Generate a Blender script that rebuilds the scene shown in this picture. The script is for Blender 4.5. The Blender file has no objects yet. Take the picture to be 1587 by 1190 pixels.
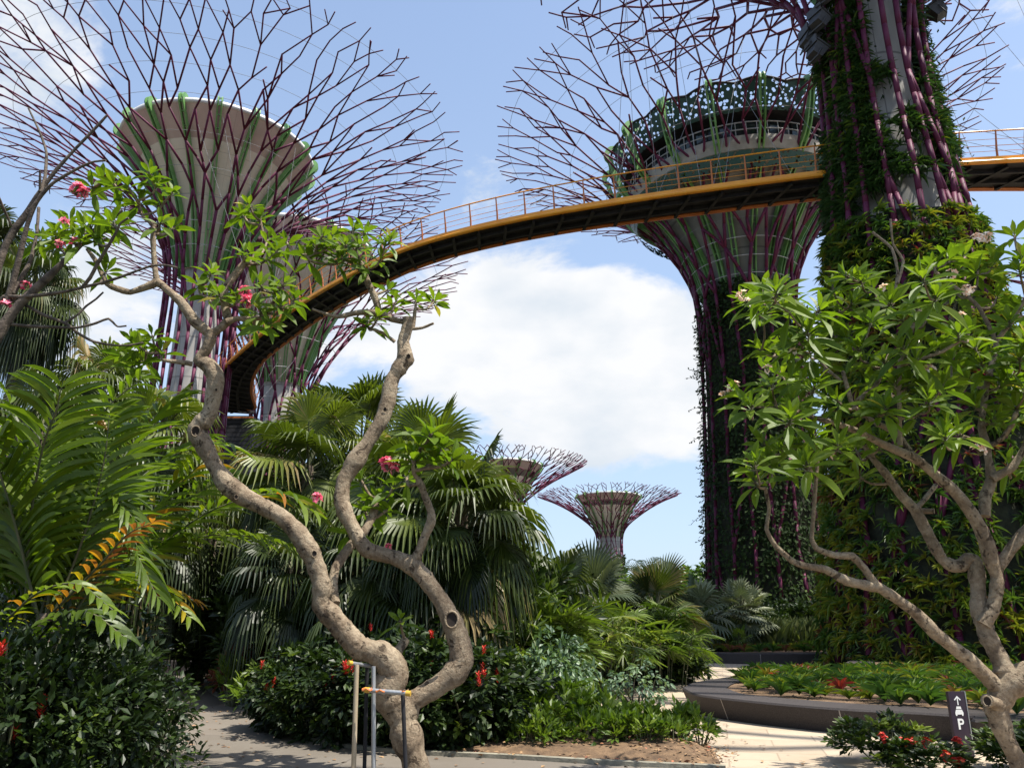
import bpy, math, random
import numpy as np
from mathutils import Vector

# ------------------------------------------------------------------ camera, sky, sun, exposure
SC = bpy.context.scene
COL = SC.collection
F_PX, CX, CY = 1200.0, 793.5, 595.0          # photo focal length and centre in photo pixels (1587 x 1190)
PITCH = math.radians(17.13)
EYE = 1.6
cam_d = bpy.data.cameras.new('camera')
cam = bpy.data.objects.new('camera', cam_d)
COL.objects.link(cam)
cam.location = (0, 0, EYE)
cam.rotation_euler = (math.pi / 2 + PITCH, 0, 0)
cam_d.sensor_fit = 'HORIZONTAL'
cam_d.sensor_width = 36.0
cam_d.lens = 36.0 * F_PX / 1587.0
cam_d.clip_start = 0.1
cam_d.clip_end = 3000
SC.camera = cam

SUN_EL = math.radians(66)
SUN_AZ = math.radians(118)       # to-sun, clockwise from +Y (ahead); 90 = right
to_sun = Vector((math.sin(SUN_AZ) * math.cos(SUN_EL), math.cos(SUN_AZ) * math.cos(SUN_EL), math.sin(SUN_EL)))
sd = bpy.data.lights.new('sun', 'SUN')
sd.energy = 5.0
sd.angle = math.radians(0.53)
sd.color = (1.0, 0.95, 0.86)
sun = bpy.data.objects.new('sun', sd)
COL.objects.link(sun)
sun.rotation_euler = to_sun.to_track_quat('Z', 'Y').to_euler()
SC.view_settings.view_transform = 'Standard'
SC.view_settings.look = 'None'
SC.view_settings.gamma = 1
SC.view_settings.use_curve_mapping = False
SC.view_settings.exposure = 0.80
SC.cycles.max_bounces = 8
SC.cycles.transparent_max_bounces = 12
SC.cycles.use_denoising = True


def ray(px, py):
    u, v = (px - CX) / F_PX, (CY - py) / F_PX
    return np.array([u, math.cos(PITCH) - v * math.sin(PITCH), math.sin(PITCH) + v * math.cos(PITCH)])


def P(px, py, Y):
    d = ray(px, py)
    return np.array([0, 0, EYE]) + d * (Y / d[1])


def T(px, py, Y):                     # metres along the optical axis, for px -> metres
    return Y / ray(px, py)[1] / F_PX


def G(px, py, z=0.0):
    d = ray(px, py)
    return np.array([0, 0, EYE]) + d * ((z - EYE) / d[2])


def nd(nt, typ, **kw):
    n = nt.nodes.new(typ)
    for k, v in kw.items():
        if k.startswith('i_'):
            n.inputs[k[2:].replace('_', ' ')].default_value = v
        elif isinstance(k, str) and k in n.bl_rna.properties:
            setattr(n, k, v)
    return n


def math_n(nt, op, a, b=None, clamp=False):
    n = nt.nodes.new('ShaderNodeMath')
    n.operation = op
    n.use_clamp = clamp
    for i, x in enumerate((a, b)):
        if x is None:
            continue
        if isinstance(x, (int, float)):
            n.inputs[i].default_value = x
        else:
            nt.links.new(x, n.inputs[i])
    return n.outputs[0]


def make_world():
    w = bpy.data.worlds.new('World')
    SC.world = w
    w.use_nodes = True
    nt = w.node_tree
    nt.nodes.clear()
    L = nt.links.new
    out = nt.nodes.new('ShaderNodeOutputWorld')
    sky = nt.nodes.new('ShaderNodeTexSky')
    sky.sky_type = 'NISHITA'
    sky.sun_disc = False
    sky.sun_elevation = SUN_EL
    sky.sun_rotation = SUN_AZ
    sky.air_density = 1.0
    sky.dust_density = 1.6
    sky.ozone_density = 1.6
    tc = nt.nodes.new('ShaderNodeTexCoord')
    D = tc.outputs['Generated']
    mp = nt.nodes.new('ShaderNodeMapping')
    mp.inputs['Scale'].default_value = (1, 1, 1.9)
    L(D, mp.inputs['Vector'])
    n1 = nt.nodes.new('ShaderNodeTexNoise')
    n1.inputs['Scale'].default_value = 5.0
    n1.inputs['Detail'].default_value = 9
    n1.inputs['Roughness'].default_value = 0.64
    n1.inputs['Distortion'].default_value = 0.25
    L(mp.outputs[0], n1.inputs['Vector'])
    total = math_n(nt, 'ADD', n1.outputs['Fac'], -0.18)
    # where the photograph's cumulus stand: direction, angular radius, how dense
    blobs = [(800, 560, 9, .36), (900, 530, 9, .40), (985, 570, 8, .38), (700, 510, 6, .28), (880, 640, 9, .16), (1020, 640, 8, .14),
             (560, 530, 7, .28), (620, 600, 7, .10), (60, 45, 6, .34), (-40, 60, 7, .2), (160, 470, 7, .28), (230, 440, 6, .24),
             (755, 285, 3, .22), (560, 210, 4.5, .17), (1590, -10, 5, .34), (40, 620, 12, .26), (480, 500, 6, .22),
             (1280, 650, 12, .16), (1180, 560, 7, .14), (-160, 260, 8, .1), (90, 250, 4, .06)]
    for px, py, rad, amp in blobs:
        d = ray(px, py)
        d = d / np.linalg.norm(d)
        vm = nt.nodes.new('ShaderNodeVectorMath')
        vm.operation = 'DOT_PRODUCT'
        L(D, vm.inputs[0])
        vm.inputs[1].default_value = tuple(d)
        mr = nt.nodes.new('ShaderNodeMapRange')
        mr.interpolation_type = 'SMOOTHSTEP'
        mr.inputs['From Min'].default_value = math.cos(math.radians(rad * 1.15))
        mr.inputs['From Max'].default_value = math.cos(math.radians(rad * .3))
        mr.inputs['To Max'].default_value = amp
        L(vm.outputs['Value'], mr.inputs['Value'])
        total = math_n(nt, 'MAXIMUM' if False else 'ADD', total, math_n(nt, 'MULTIPLY', mr.outputs[0], .62))
    mask = nt.nodes.new('ShaderNodeMapRange')
    mask.interpolation_type = 'SMOOTHSTEP'
    mask.inputs['From Min'].default_value = .50
    mask.inputs['From Max'].default_value = .70
    L(total, mask.inputs['Value'])
    # thin veil that lightens the sky towards the horizon
    sep = nt.nodes.new('ShaderNodeSeparateXYZ')
    L(D, sep.inputs[0])
    veil = nt.nodes.new('ShaderNodeMapRange')
    veil.interpolation_type = 'SMOOTHSTEP'
    veil.inputs['From Min'].default_value = 1.15
    veil.inputs['From Max'].default_value = .0
    veil.inputs['To Max'].default_value = .66
    L(sep.outputs['Z'], veil.inputs['Value'])
    b1 = nt.nodes.new('ShaderNodeBackground')
    b1.inputs['Strength'].default_value = .15
    L(sky.outputs[0], b1.inputs['Color'])
    b2 = nt.nodes.new('ShaderNodeBackground')
    b2.inputs['Color'].default_value = (.55, .70, .92, 1)
    b2.inputs['Strength'].default_value = .60
    b3 = nt.nodes.new('ShaderNodeBackground')
    b3.inputs['Strength'].default_value = .585
    n2 = nt.nodes.new('ShaderNodeTexNoise')
    n2.inputs['Scale'].default_value = 7
    n2.inputs['Detail'].default_value = 6
    L(mp.outputs[0], n2.inputs['Vector'])
    cr = nt.nodes.new('ShaderNodeValToRGB')
    cr.color_ramp.elements[0].position = .3
    cr.color_ramp.elements[0].color = (.70, .78, .87, 1)
    cr.color_ramp.elements[1].position = .62
    cr.color_ramp.elements[1].color = (.97, .98, 1, 1)
    L(n2.outputs['Fac'], cr.inputs[0])
    L(cr.outputs[0], b3.inputs['Color'])
    m1 = nt.nodes.new('ShaderNodeMixShader')
    m2 = nt.nodes.new('ShaderNodeMixShader')
    L(veil.outputs[0], m1.inputs[0])
    L(b1.outputs[0], m1.inputs[1])
    L(b2.outputs[0], m1.inputs[2])
    L(mask.outputs[0], m2.inputs[0])
    L(m1.outputs[0], m2.inputs[1])
    L(b3.outputs[0], m2.inputs[2])
    L(m2.outputs[0], out.inputs[0])


make_world()
rng = np.random.default_rng(11)
random.seed(11)


# ------------------------------------------------------------------ mesh builder
class MB:
    def __init__(s):
        s.v, s.f, s.t, s.m, s.n = [], [], [], [], 0

    def add(s, V, F, tint=.5, mat=0):
        V = np.asarray(V, float).reshape(-1, 3)
        F = np.asarray(F, int)
        s.v.append(V)
        s.f.append(F + s.n)
        tt = np.asarray(tint, float)
        s.t.append(np.full(len(V), float(tt)) if tt.ndim == 0 else tt)
        s.m.append(np.full(len(F), mat, int))
        s.n += len(V)
        return s

    def mesh(s, name, mats, smooth=False):
        me = bpy.data.meshes.new(name)
        if not s.v:
            return me
        V = np.concatenate(s.v)
        me.vertices.add(len(V))
        me.vertices.foreach_set('co', V.ravel())
        loops = np.concatenate([f.ravel() for f in s.f])
        cnt = np.concatenate([np.full(len(f), f.shape[1]) for f in s.f])
        me.loops.add(len(loops))
        me.loops.foreach_set('vertex_index', loops)
        me.polygons.add(len(cnt))
        me.polygons.foreach_set('loop_start', np.concatenate([[0], np.cumsum(cnt)[:-1]]))
        me.polygons.foreach_set('material_index', np.concatenate(s.m))
        me.polygons.foreach_set('use_smooth', np.full(len(cnt), smooth))
        a = me.attributes.new('tint', 'FLOAT', 'POINT')
        a.data.foreach_set('value', np.concatenate(s.t))
        for m in (mats if isinstance(mats, (list, tuple)) else [mats]):
            me.materials.append(m)
        me.update(calc_edges=True)
        me.validate()
        return me

    def obj(s, name, mats, parent=None, smooth=False, loc=None):
        o = bpy.data.objects.new(name, s.mesh(name, mats, smooth))
        COL.objects.link(o)
        if parent is not None:
            o.parent = parent
        if loc is not None:
            o.location = loc
        return o


def tag(o, label=None, cat=None, group=None, kind=None):
    if label:
        o['label'] = label
    if cat:
        o['category'] = cat
    if group:
        o['group'] = group
    if kind:
        o['kind'] = kind
    return o


def thing(name, label, cat, loc=(0, 0, 0), rz=0, group=None):
    o = bpy.data.objects.new(name, None)
    o.empty_display_size = .2
    COL.objects.link(o)
    o.location = tuple(loc)
    o.rotation_euler = (0, 0, rz)
    return tag(o, label, cat, group)


def part(name, me, parent, loc=(0, 0, 0), rot=(0, 0, 0), scale=None, label=None, kind=None):
    o = bpy.data.objects.new(name, me)
    COL.objects.link(o)
    o.parent = parent
    o.location = tuple(loc)
    o.rotation_euler = rot
    if scale:
        o.scale = scale
    if label:
        o['label'] = label
    if kind:
        o['kind'] = kind
    return o


def copy_tree(o, parent=None):
    kids = list(o.children)
    c = o.copy()
    COL.objects.link(c)
    c.parent = parent
    for k in kids:
        copy_tree(k, c)
    return c


def norm(a):
    a = np.asarray(a, float)
    return a / np.maximum(np.linalg.norm(a, axis=-1, keepdims=True), 1e-9)


def smooth(pts, k=4):
    """Catmull-Rom through the points (any number of columns)."""
    p = np.asarray(pts, float)
    if len(p) < 3:
        t = np.linspace(0, 1, k + 1)[:, None]
        return p[0] * (1 - t) + p[-1] * t
    q = np.vstack([2 * p[0] - p[1], p, 2 * p[-1] - p[-2]])
    out = []
    for i in range(1, len(q) - 2):
        a, b, c, d = q[i - 1], q[i], q[i + 1], q[i + 2]
        for j in range(k):
            t = j / k
            out.append(.5 * (2 * b + (c - a) * t + (2 * a - 5 * b + 4 * c - d) * t * t + (3 * b - a - 3 * c + d) * t ** 3))
    out.append(p[-1])
    return np.array(out)


def tube(mb, pts, rad, sides=8, tint=.5, mat=0, lump=0., caps=True):
    p = np.asarray(pts, float)
    n = len(p)
    r = np.broadcast_to(np.asarray(rad, float), (n,))
    tg = norm(np.gradient(p, axis=0))
    ref = np.array([0, 0, 1.]) if abs(tg[0][2]) < .9 else np.array([1., 0, 0])
    u = norm(np.cross(tg[0], ref))
    ang = np.arange(sides) * 2 * math.pi / sides
    V = np.zeros((n, sides, 3))
    for i in range(n):
        u = norm(u - tg[i] * np.dot(u, tg[i]))
        w = np.cross(tg[i], u)
        rr = r[i] * (1 + lump * rng.normal(size=sides)) if lump else r[i]
        V[i] = p[i] + (np.cos(ang)[:, None] * u + np.sin(ang)[:, None] * w) * np.reshape(rr, (-1, 1))
    i = np.arange(n - 1)[:, None] * sides
    j = np.arange(sides)[None, :]
    jn = (j + 1) % sides
    Fq = np.stack([i + j, i + jn, i + sides + jn, i + sides + j], -1).reshape(-1, 4)
    V = V.reshape(-1, 3)
    mb.add(V, Fq, tint, mat)
    if caps:
        c = np.vstack([V[:sides], p[:1], V[-sides:], p[-1:]])
        k = np.arange(sides)
        f1 = np.stack([(k + 1) % sides, k, np.full(sides, sides)], -1)
        f2 = np.stack([k, (k + 1) % sides, np.full(sides, sides)], -1) + sides + 1
        mb.add(c, np.vstack([f1, f2]), tint, mat)


def rods(mb, A, B, rA, rB=None, sides=5, tint=.5, mat=0):
    A, B = np.asarray(A, float).reshape(-1, 3), np.asarray(B, float).reshape(-1, 3)
    n = len(A)
    rA = np.broadcast_to(np.asarray(rA, float), (n,))
    rB = rA if rB is None else np.broadcast_to(np.asarray(rB, float), (n,))
    d = norm(B - A)
    ref = np.where(np.abs(d[:, 2:3]) < .9, np.array([[0, 0, 1.]]), np.array([[1., 0, 0]]))
    u = norm(np.cross(d, ref))
    w = np.cross(d, u)
    a = np.arange(sides) * 2 * math.pi / sides
    ring = np.cos(a)[None, :, None] * u[:, None] + np.sin(a)[None, :, None] * w[:, None]
    V = np.concatenate([A[:, None] + ring * rA[:, None, None], B[:, None] + ring * rB[:, None, None]], 1)
    k = np.arange(sides)
    kn = (k + 1) % sides
    q = np.stack([k, kn, sides + kn, sides + k], -1)
    base = (np.arange(n) * 2 * sides)[:, None, None]
    mb.add(V.reshape(-1, 3), (q[None] + base).reshape(-1, 4), tint if np.ndim(tint) == 0 else np.repeat(tint, 2 * sides), mat)
    if sides >= 3:
        e1 = np.arange(sides)[::-1][None] + (np.arange(n) * 2 * sides)[:, None]
        e2 = np.arange(sides)[None] + sides + (np.arange(n) * 2 * sides)[:, None]
        F = np.vstack([e1, e2]) + (mb.n - V.reshape(-1, 3).shape[0])
        mb.f.append(F)
        mb.m.append(np.full(len(F), mat, int))


def lathe(mb, prof, seg=48, tint=.5, mat=0, a0=0, a1=2 * math.pi, zfun=None):
    prof = np.asarray(prof, float)
    full = abs(a1 - a0 - 2 * math.pi) < 1e-6
    m = seg if full else seg + 1
    a = a0 + (a1 - a0) * np.arange(m) / seg
    V = np.stack([prof[:, None, 0] * np.cos(a), prof[:, None, 0] * np.sin(a), np.repeat(prof[:, 1:2], m, 1)], -1)
    if zfun is not None:
        for i in range(len(prof)):
            V[i, :, 2] += zfun(i, a)
    n = len(prof)
    i = np.arange(n - 1)[:, None] * m
    j = np.arange(seg)[None, :]
    jn = (j + 1) % m
    mb.add(V.reshape(-1, 3), np.stack([i + j, i + jn, i + m + jn, i + m + j], -1).reshape(-1, 4), tint, mat)


def box(mb, c, s, rz=0, tint=.5, mat=0, tilt=0, taper=1.0):
    x, y, z = s[0] / 2, s[1] / 2, s[2] / 2
    V = np.array([[a * x * (taper if e > 0 else 1), b * y * (taper if e > 0 else 1), e * z] for e in (-1, 1) for a, b in ((-1, -1), (1, -1), (1, 1), (-1, 1))])
    if tilt:
        ct, st = math.cos(tilt), math.sin(tilt)
        V = V @ np.array([[1, 0, 0], [0, ct, st], [0, -st, ct]])
    cz, sz = math.cos(rz), math.sin(rz)
    V = V @ np.array([[cz, sz, 0], [-sz, cz, 0], [0, 0, 1]]) + np.asarray(c)
    mb.add(V, [[3, 2, 1, 0], [4, 5, 6, 7], [0, 1, 5, 4], [1, 2, 6, 5], [2, 3, 7, 6], [3, 0, 4, 7]], tint, mat)


def polygon(mb, pts2, z, tint=.5, mat=0):
    pts2 = np.asarray(pts2, float)[:, :2]
    from mathutils.geometry import tessellate_polygon
    tri = tessellate_polygon([[Vector((x, y, 0)) for x, y in pts2]])
    V = np.column_stack([pts2, np.full(len(pts2), z)])
    out = []
    for a, b, c in tri:
        e1, e2 = V[b] - V[a], V[c] - V[a]
        out.append((a, b, c) if e1[0] * e2[1] - e1[1] * e2[0] > 0 else (a, c, b))
    mb.add(V, out, tint, mat)


# ------------------------------------------------------------------ leaves
def lance(segs=4, fold=.25, droop=.25, peak=.45, sharp=1.0):
    """unit leaf along +x, half width 1 at its widest, normal +z; returns V, F, s (0..1 along the leaf)"""
    s = np.linspace(0, 1, segs + 1)
    w = np.where(s < peak, np.sin(s / peak * math.pi / 2) ** .8, np.cos((s - peak) / (1 - peak) * math.pi / 2) ** sharp)
    w = np.maximum(w, .04)
    w[0] = .10
    V, S = [], []
    for si, wi in zip(s, w):
        z = -droop * si * si
        V += [[si, wi, z + fold * wi], [si, 0, z], [si, -wi, z + fold * wi]]
        S += [si] * 3
    F = []
    for i in range(segs):
        a = i * 3
        F += [[a, a + 1, a + 4, a + 3], [a + 1, a + 2, a + 5, a + 4]]
    return np.array(V), np.array(F), np.array(S)


LEAF_A = lance(4, .12, .22, .55)           # frangipani, broad towards the tip
LEAF_B = lance(2, .10, .18, .45)           # small shrub leaf
LEAF_S = lance(4, .30, .55, .30, .8)       # strap
LEAF_P = lance(3, .12, .25, .30, .7)       # pinna
PETAL = lance(2, .05, .25, .6, .5)


def leaves(mb, pos, d, up, ln, wd, tint, tpl, mat=0, sag=0.):
    V, F, S = tpl
    pos, d, up = np.asarray(pos, float), norm(d), np.asarray(up, float)
    n = len(pos)
    if n == 0:
        return
    ln, wd = np.broadcast_to(ln, (n,)), np.broadcast_to(wd, (n,))
    y = norm(np.cross(up, d))
    z = np.cross(d, y)
    W = pos[:, None] + V[None, :, 0:1] * (d * ln[:, None])[:, None] + V[None, :, 1:2] * (y * wd[:, None])[:, None] \
        + (z[:, None] * np.where(V[:, 1] != 0, 1, 1)[None, :, None]) * (V[None, :, 2:3] * np.where(np.abs(V[None, :, 2:3]) > -1, 1, 1)) * ln[:, None, None] * .6
    if sag:
        W[:, :, 2] -= sag * ln[:, None] * S[None] ** 2
    k = len(V)
    FF = (F[None] + (np.arange(n) * k)[:, None, None]).reshape(-1, F.shape[1])
    mb.add(W.reshape(-1, 3), FF, np.repeat(np.broadcast_to(tint, (n,)), k), mat)


def rand_dirs(n, zmin=-1., zmax=1.):
    z = rng.uniform(zmin, zmax, n)
    a = rng.uniform(0, 2 * math.pi, n)
    q = np.sqrt(np.maximum(0, 1 - z * z))
    return np.stack([q * np.cos(a), q * np.sin(a), z], -1)


# ------------------------------------------------------------------ materials
def base_mat(name):
    m = bpy.data.materials.new(name)
    m.use_nodes = True
    nt = m.node_tree
    nt.nodes.clear()
    out = nt.nodes.new('ShaderNodeOutputMaterial')
    b = nt.nodes.new('ShaderNodeBsdfPrincipled')
    nt.links.new(b.outputs[0], out.inputs[0])
    return m, nt, b, out


def leaf_mat(name, ramp, rough=.42, trans=.32, spec=.45, glow=(1.25, 1.35, .55)):
    """ramp: [(tint, rgb)]"""
    m, nt, b, out = base_mat(name)
    L = nt.links.new
    at = nd(nt, 'ShaderNodeAttribute', attribute_name='tint')
    cr = nt.nodes.new('ShaderNodeValToRGB')
    e = cr.color_ramp.elements
    while len(e) < len(ramp):
        e.new(.5)
    for i, (p, c) in enumerate(ramp):
        e[i].position = p
        e[i].color = (*c, 1)
    L(at.outputs['Fac'], cr.inputs[0])
    tc = nt.nodes.new('ShaderNodeTexCoord')
    no = nd(nt, 'ShaderNodeTexNoise')
    no.inputs['Scale'].default_value = 6
    no.inputs['Detail'].default_value = 3
    L(tc.outputs['Object'], no.inputs['Vector'])
    mr = nt.nodes.new('ShaderNodeMapRange')
    mr.inputs['To Min'].default_value = .65
    mr.inputs['To Max'].default_value = 1.35
    L(no.outputs['Fac'], mr.inputs['Value'])
    mu = nt.nodes.new('ShaderNodeVectorMath')
    mu.operation = 'SCALE'
    L(cr.outputs[0], mu.inputs[0])
    L(mr.outputs[0], mu.inputs['Scale'])
    L(mu.outputs[0], b.inputs['Base Color'])
    b.inputs['Roughness'].default_value = rough
    b.inputs['Specular IOR Level'].default_value = spec
    if trans > 0:
        t = nt.nodes.new('ShaderNodeBsdfTranslucent')
        g = nt.nodes.new('ShaderNodeVectorMath')
        g.operation = 'MULTIPLY'
        g.inputs[1].default_value = tuple(x * 1.5 for x in glow)
        L(mu.outputs[0], g.inputs[0])
        L(g.outputs[0], t.inputs['Color'])
        mx = nt.nodes.new('ShaderNodeMixShader')
        mx.inputs[0].default_value = trans
        L(b.outputs[0], mx.inputs[1])
        L(t.outputs[0], mx.inputs[2])
        L(mx.outputs[0], out.inputs[0])
    return m


def solid(name, c1, c2=None, rough=.6, scale=3., metal=0., bump=0., detail=6, coord='Object', spec=.5, stretch=None, lo=.35, hi=.65, tintmix=0.):
    m, nt, b, out = base_mat(name)
    L = nt.links.new
    tc = nt.nodes.new('ShaderNodeTexCoord')
    vec = tc.outputs[coord]
    if stretch:
        mp = nt.nodes.new('ShaderNodeMapping')
        mp.inputs['Scale'].default_value = stretch
        L(vec, mp.inputs['Vector'])
        vec = mp.outputs[0]
    no = nt.nodes.new('ShaderNodeTexNoise')
    no.inputs['Scale'].default_value = scale
    no.inputs['Detail'].default_value = detail
    no.inputs['Roughness'].default_value = .6
    L(vec, no.inputs['Vector'])
    cr = nt.nodes.new('ShaderNodeValToRGB')
    cr.color_ramp.elements[0].position = lo
    cr.color_ramp.elements[1].position = hi
    cr.color_ramp.elements[0].color = (*c1, 1)
    cr.color_ramp.elements[1].color = (*(c2 or c1), 1)
    L(no.outputs['Fac'], cr.inputs[0])
    col = cr.outputs[0]
    if tintmix:
        at = nd(nt, 'ShaderNodeAttribute', attribute_name='tint')
        mr = nt.nodes.new('ShaderNodeMapRange')
        mr.inputs['To Min'].default_value = 1 - tintmix
        mr.inputs['To Max'].default_value = 1 + tintmix
        L(at.outputs['Fac'], mr.inputs['Value'])
        mu = nt.nodes.new('ShaderNodeVectorMath')
        mu.operation = 'SCALE'
        L(col, mu.inputs[0])
        L(mr.outputs[0], mu.inputs['Scale'])
        col = mu.outputs[0]
    L(col, b.inputs['Base Color'])
    b.inputs['Roughness'].default_value = rough
    b.inputs['Metallic'].default_value = metal
    b.inputs['Specular IOR Level'].default_value = spec
    if bump:
        n2 = nt.nodes.new('ShaderNodeTexNoise')
        n2.inputs['Scale'].default_value = scale * 5
        n2.inputs['Detail'].default_value = 5
        L(vec, n2.inputs['Vector'])
        ad = math_n(nt, 'ADD', no.outputs['Fac'], math_n(nt, 'MULTIPLY', n2.outputs['Fac'], .5))
        bp = nt.nodes.new('ShaderNodeBump')
        bp.inputs['Strength'].default_value = bump
        bp.inputs['Distance'].default_value = .05
        L(ad, bp.inputs['Height'])
        L(bp.outputs[0], b.inputs['Normal'])
    return m


def concrete_mat(name, c1, c2, panel_h=1.3, n_pan=14, line=.72):
    """round column or bowl clad in panels: joints run round and up it (object space)"""
    m, nt, b, out = base_mat(name)
    L = nt.links.new
    tc = nt.nodes.new('ShaderNodeTexCoord')
    sp = nt.nodes.new('ShaderNodeSeparateXYZ')
    L(tc.outputs['Object'], sp.inputs[0])
    an = math_n(nt, 'ARCTAN2', sp.outputs['Y'], sp.outputs['X'])
    fz = math_n(nt, 'FRACT', math_n(nt, 'DIVIDE', sp.outputs['Z'], panel_h))
    fa = math_n(nt, 'FRACT', math_n(nt, 'MULTIPLY', math_n(nt, 'ADD', an, 4.0), n_pan / (2 * math.pi)))
    j = math_n(nt, 'MAXIMUM', math_n(nt, 'LESS_THAN', fz, .035), math_n(nt, 'LESS_THAN', fa, .025))
    no = nt.nodes.new('ShaderNodeTexNoise')
    no.inputs['Scale'].default_value = .8
    no.inputs['Detail'].default_value = 8
    mp = nt.nodes.new('ShaderNodeMapping')
    mp.inputs['Scale'].default_value = (1.2, 1.2, .35)
    L(tc.outputs['Object'], mp.inputs['Vector'])
    L(mp.outputs[0], no.inputs['Vector'])
    cr = nt.nodes.new('ShaderNodeValToRGB')
    cr.color_ramp.elements[0].position = .3
    cr.color_ramp.elements[1].position = .7
    cr.color_ramp.elements[0].color = (*c1, 1)
    cr.color_ramp.elements[1].color = (*c2, 1)
    L(no.outputs['Fac'], cr.inputs[0])
    mx = nt.nodes.new('ShaderNodeMix')
    mx.data_type = 'RGBA'
    L(j, mx.inputs['Factor'])
    L(cr.outputs[0], mx.inputs['A'])
    mx.inputs['B'].default_value = tuple(x * line for x in c1) + (1,)
    L(mx.outputs['Result'], b.inputs['Base Color'])
    b.inputs['Roughness'].default_value = .75
    return m


M = {}
M['frangi'] = leaf_mat('frangipani_leaf', [(0, (.050, .095, .012)), (.5, (.098, .155, .010)), (.9, (.165, .222, .016)), (1, (.28, .24, .04))], rough=.48, trans=.36, spec=.25)
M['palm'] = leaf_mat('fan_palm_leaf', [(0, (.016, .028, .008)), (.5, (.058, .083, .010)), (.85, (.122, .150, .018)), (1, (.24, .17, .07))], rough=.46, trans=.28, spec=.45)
M['palm_dark'] = leaf_mat('dark_palm_leaf', [(0, (.009, .017, .006)), (.5, (.029, .045, .009)), (.85, (.066, .088, .015)), (1, (.20, .15, .07))], rough=.46, trans=.2, spec=.45)  # darker copy of the fan palm leaf, garden shade put into its colour
M['silver'] = leaf_mat('silver_palm_leaf', [(0, (.075, .10, .055)), (.6, (.155, .175, .10)), (1, (.25, .27, .17))], rough=.55, trans=.12)
M['fern'] = leaf_mat('fern_leaf', [(0, (.018, .036, .006)), (.5, (.080, .130, .010)), (.8, (.13, .18, .012)), (.88, (.34, .24, .012)), (.95, (.36, .15, .02)), (1, (.18, .06, .02))], rough=.42, trans=.38, spec=.4)
M['rhapis'] = leaf_mat('lady_palm_leaf', [(0, (.025, .045, .008)), (.5, (.065, .11, .013)), (.9, (.15, .20, .025)), (1, (.2, .2, .05))], rough=.45, trans=.3, spec=.4)
M['shrub'] = leaf_mat('shrub_leaf', [(0, (.008, .016, .005)), (.5, (.020, .038, .008)), (.85, (.060, .095, .014)), (1, (.14, .18, .025))], rough=.45, trans=.2, spec=.35)
M['lime'] = leaf_mat('lime_shrub_leaf', [(0, (.035, .065, .010)), (.5, (.085, .14, .015)), (1, (.19, .24, .03))], rough=.45, trans=.3, spec=.35)
M['blue'] = leaf_mat('bluish_leaf', [(0, (.04, .075, .045)), (.6, (.085, .14, .075)), (1, (.15, .22, .10))], rough=.45, trans=.22)
M['bronze'] = leaf_mat('bronze_leaf', [(0, (.06, .02, .015)), (.6, (.16, .055, .03)), (1, (.24, .10, .045))], rough=.4, trans=.3, glow=(1.3, .8, .6))
M['brom'] = leaf_mat('bromeliad_leaf', [(0, (.018, .042, .012)), (.45, (.045, .10, .02)), (.7, (.115, .17, .02)), (.82, (.20, .20, .02)), (.9, (.13, .05, .03)), (1, (.26, .03, .03))], rough=.36, trans=.25)
M['ivy'] = leaf_mat('creeper_leaf', [(0, (.012, .024, .008)), (.5, (.03, .055, .012)), (.8, (.09, .13, .02)), (1, (.20, .20, .03))], rough=.65, trans=.2, spec=.15)
M['grass'] = leaf_mat('tall_grass', [(0, (.06, .09, .03)), (1, (.17, .19, .07))], trans=.3)
M['tree'] = leaf_mat('far_leaf', [(0, (.025, .05, .012)), (.5, (.06, .11, .022)), (1, (.14, .19, .04))], trans=.25)
M['pink'] = leaf_mat('pink_petal', [(0, (.62, .06, .16)), (.6, (.76, .17, .27)), (1, (.82, .48, .46))], trans=.3, glow=(1, .8, .9), rough=.5)
M['cream'] = leaf_mat('cream_petal', [(0, (.78, .48, .34)), (.4, (.84, .70, .56)), (1, (.88, .82, .72))], trans=.3, glow=(1, .9, .8), rough=.5)
M['red'] = leaf_mat('red_petal', [(0, (.35, .015, .012)), (.6, (.55, .03, .02)), (1, (.62, .11, .03))], trans=.2, glow=(1, .6, .5), rough=.5)


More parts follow.
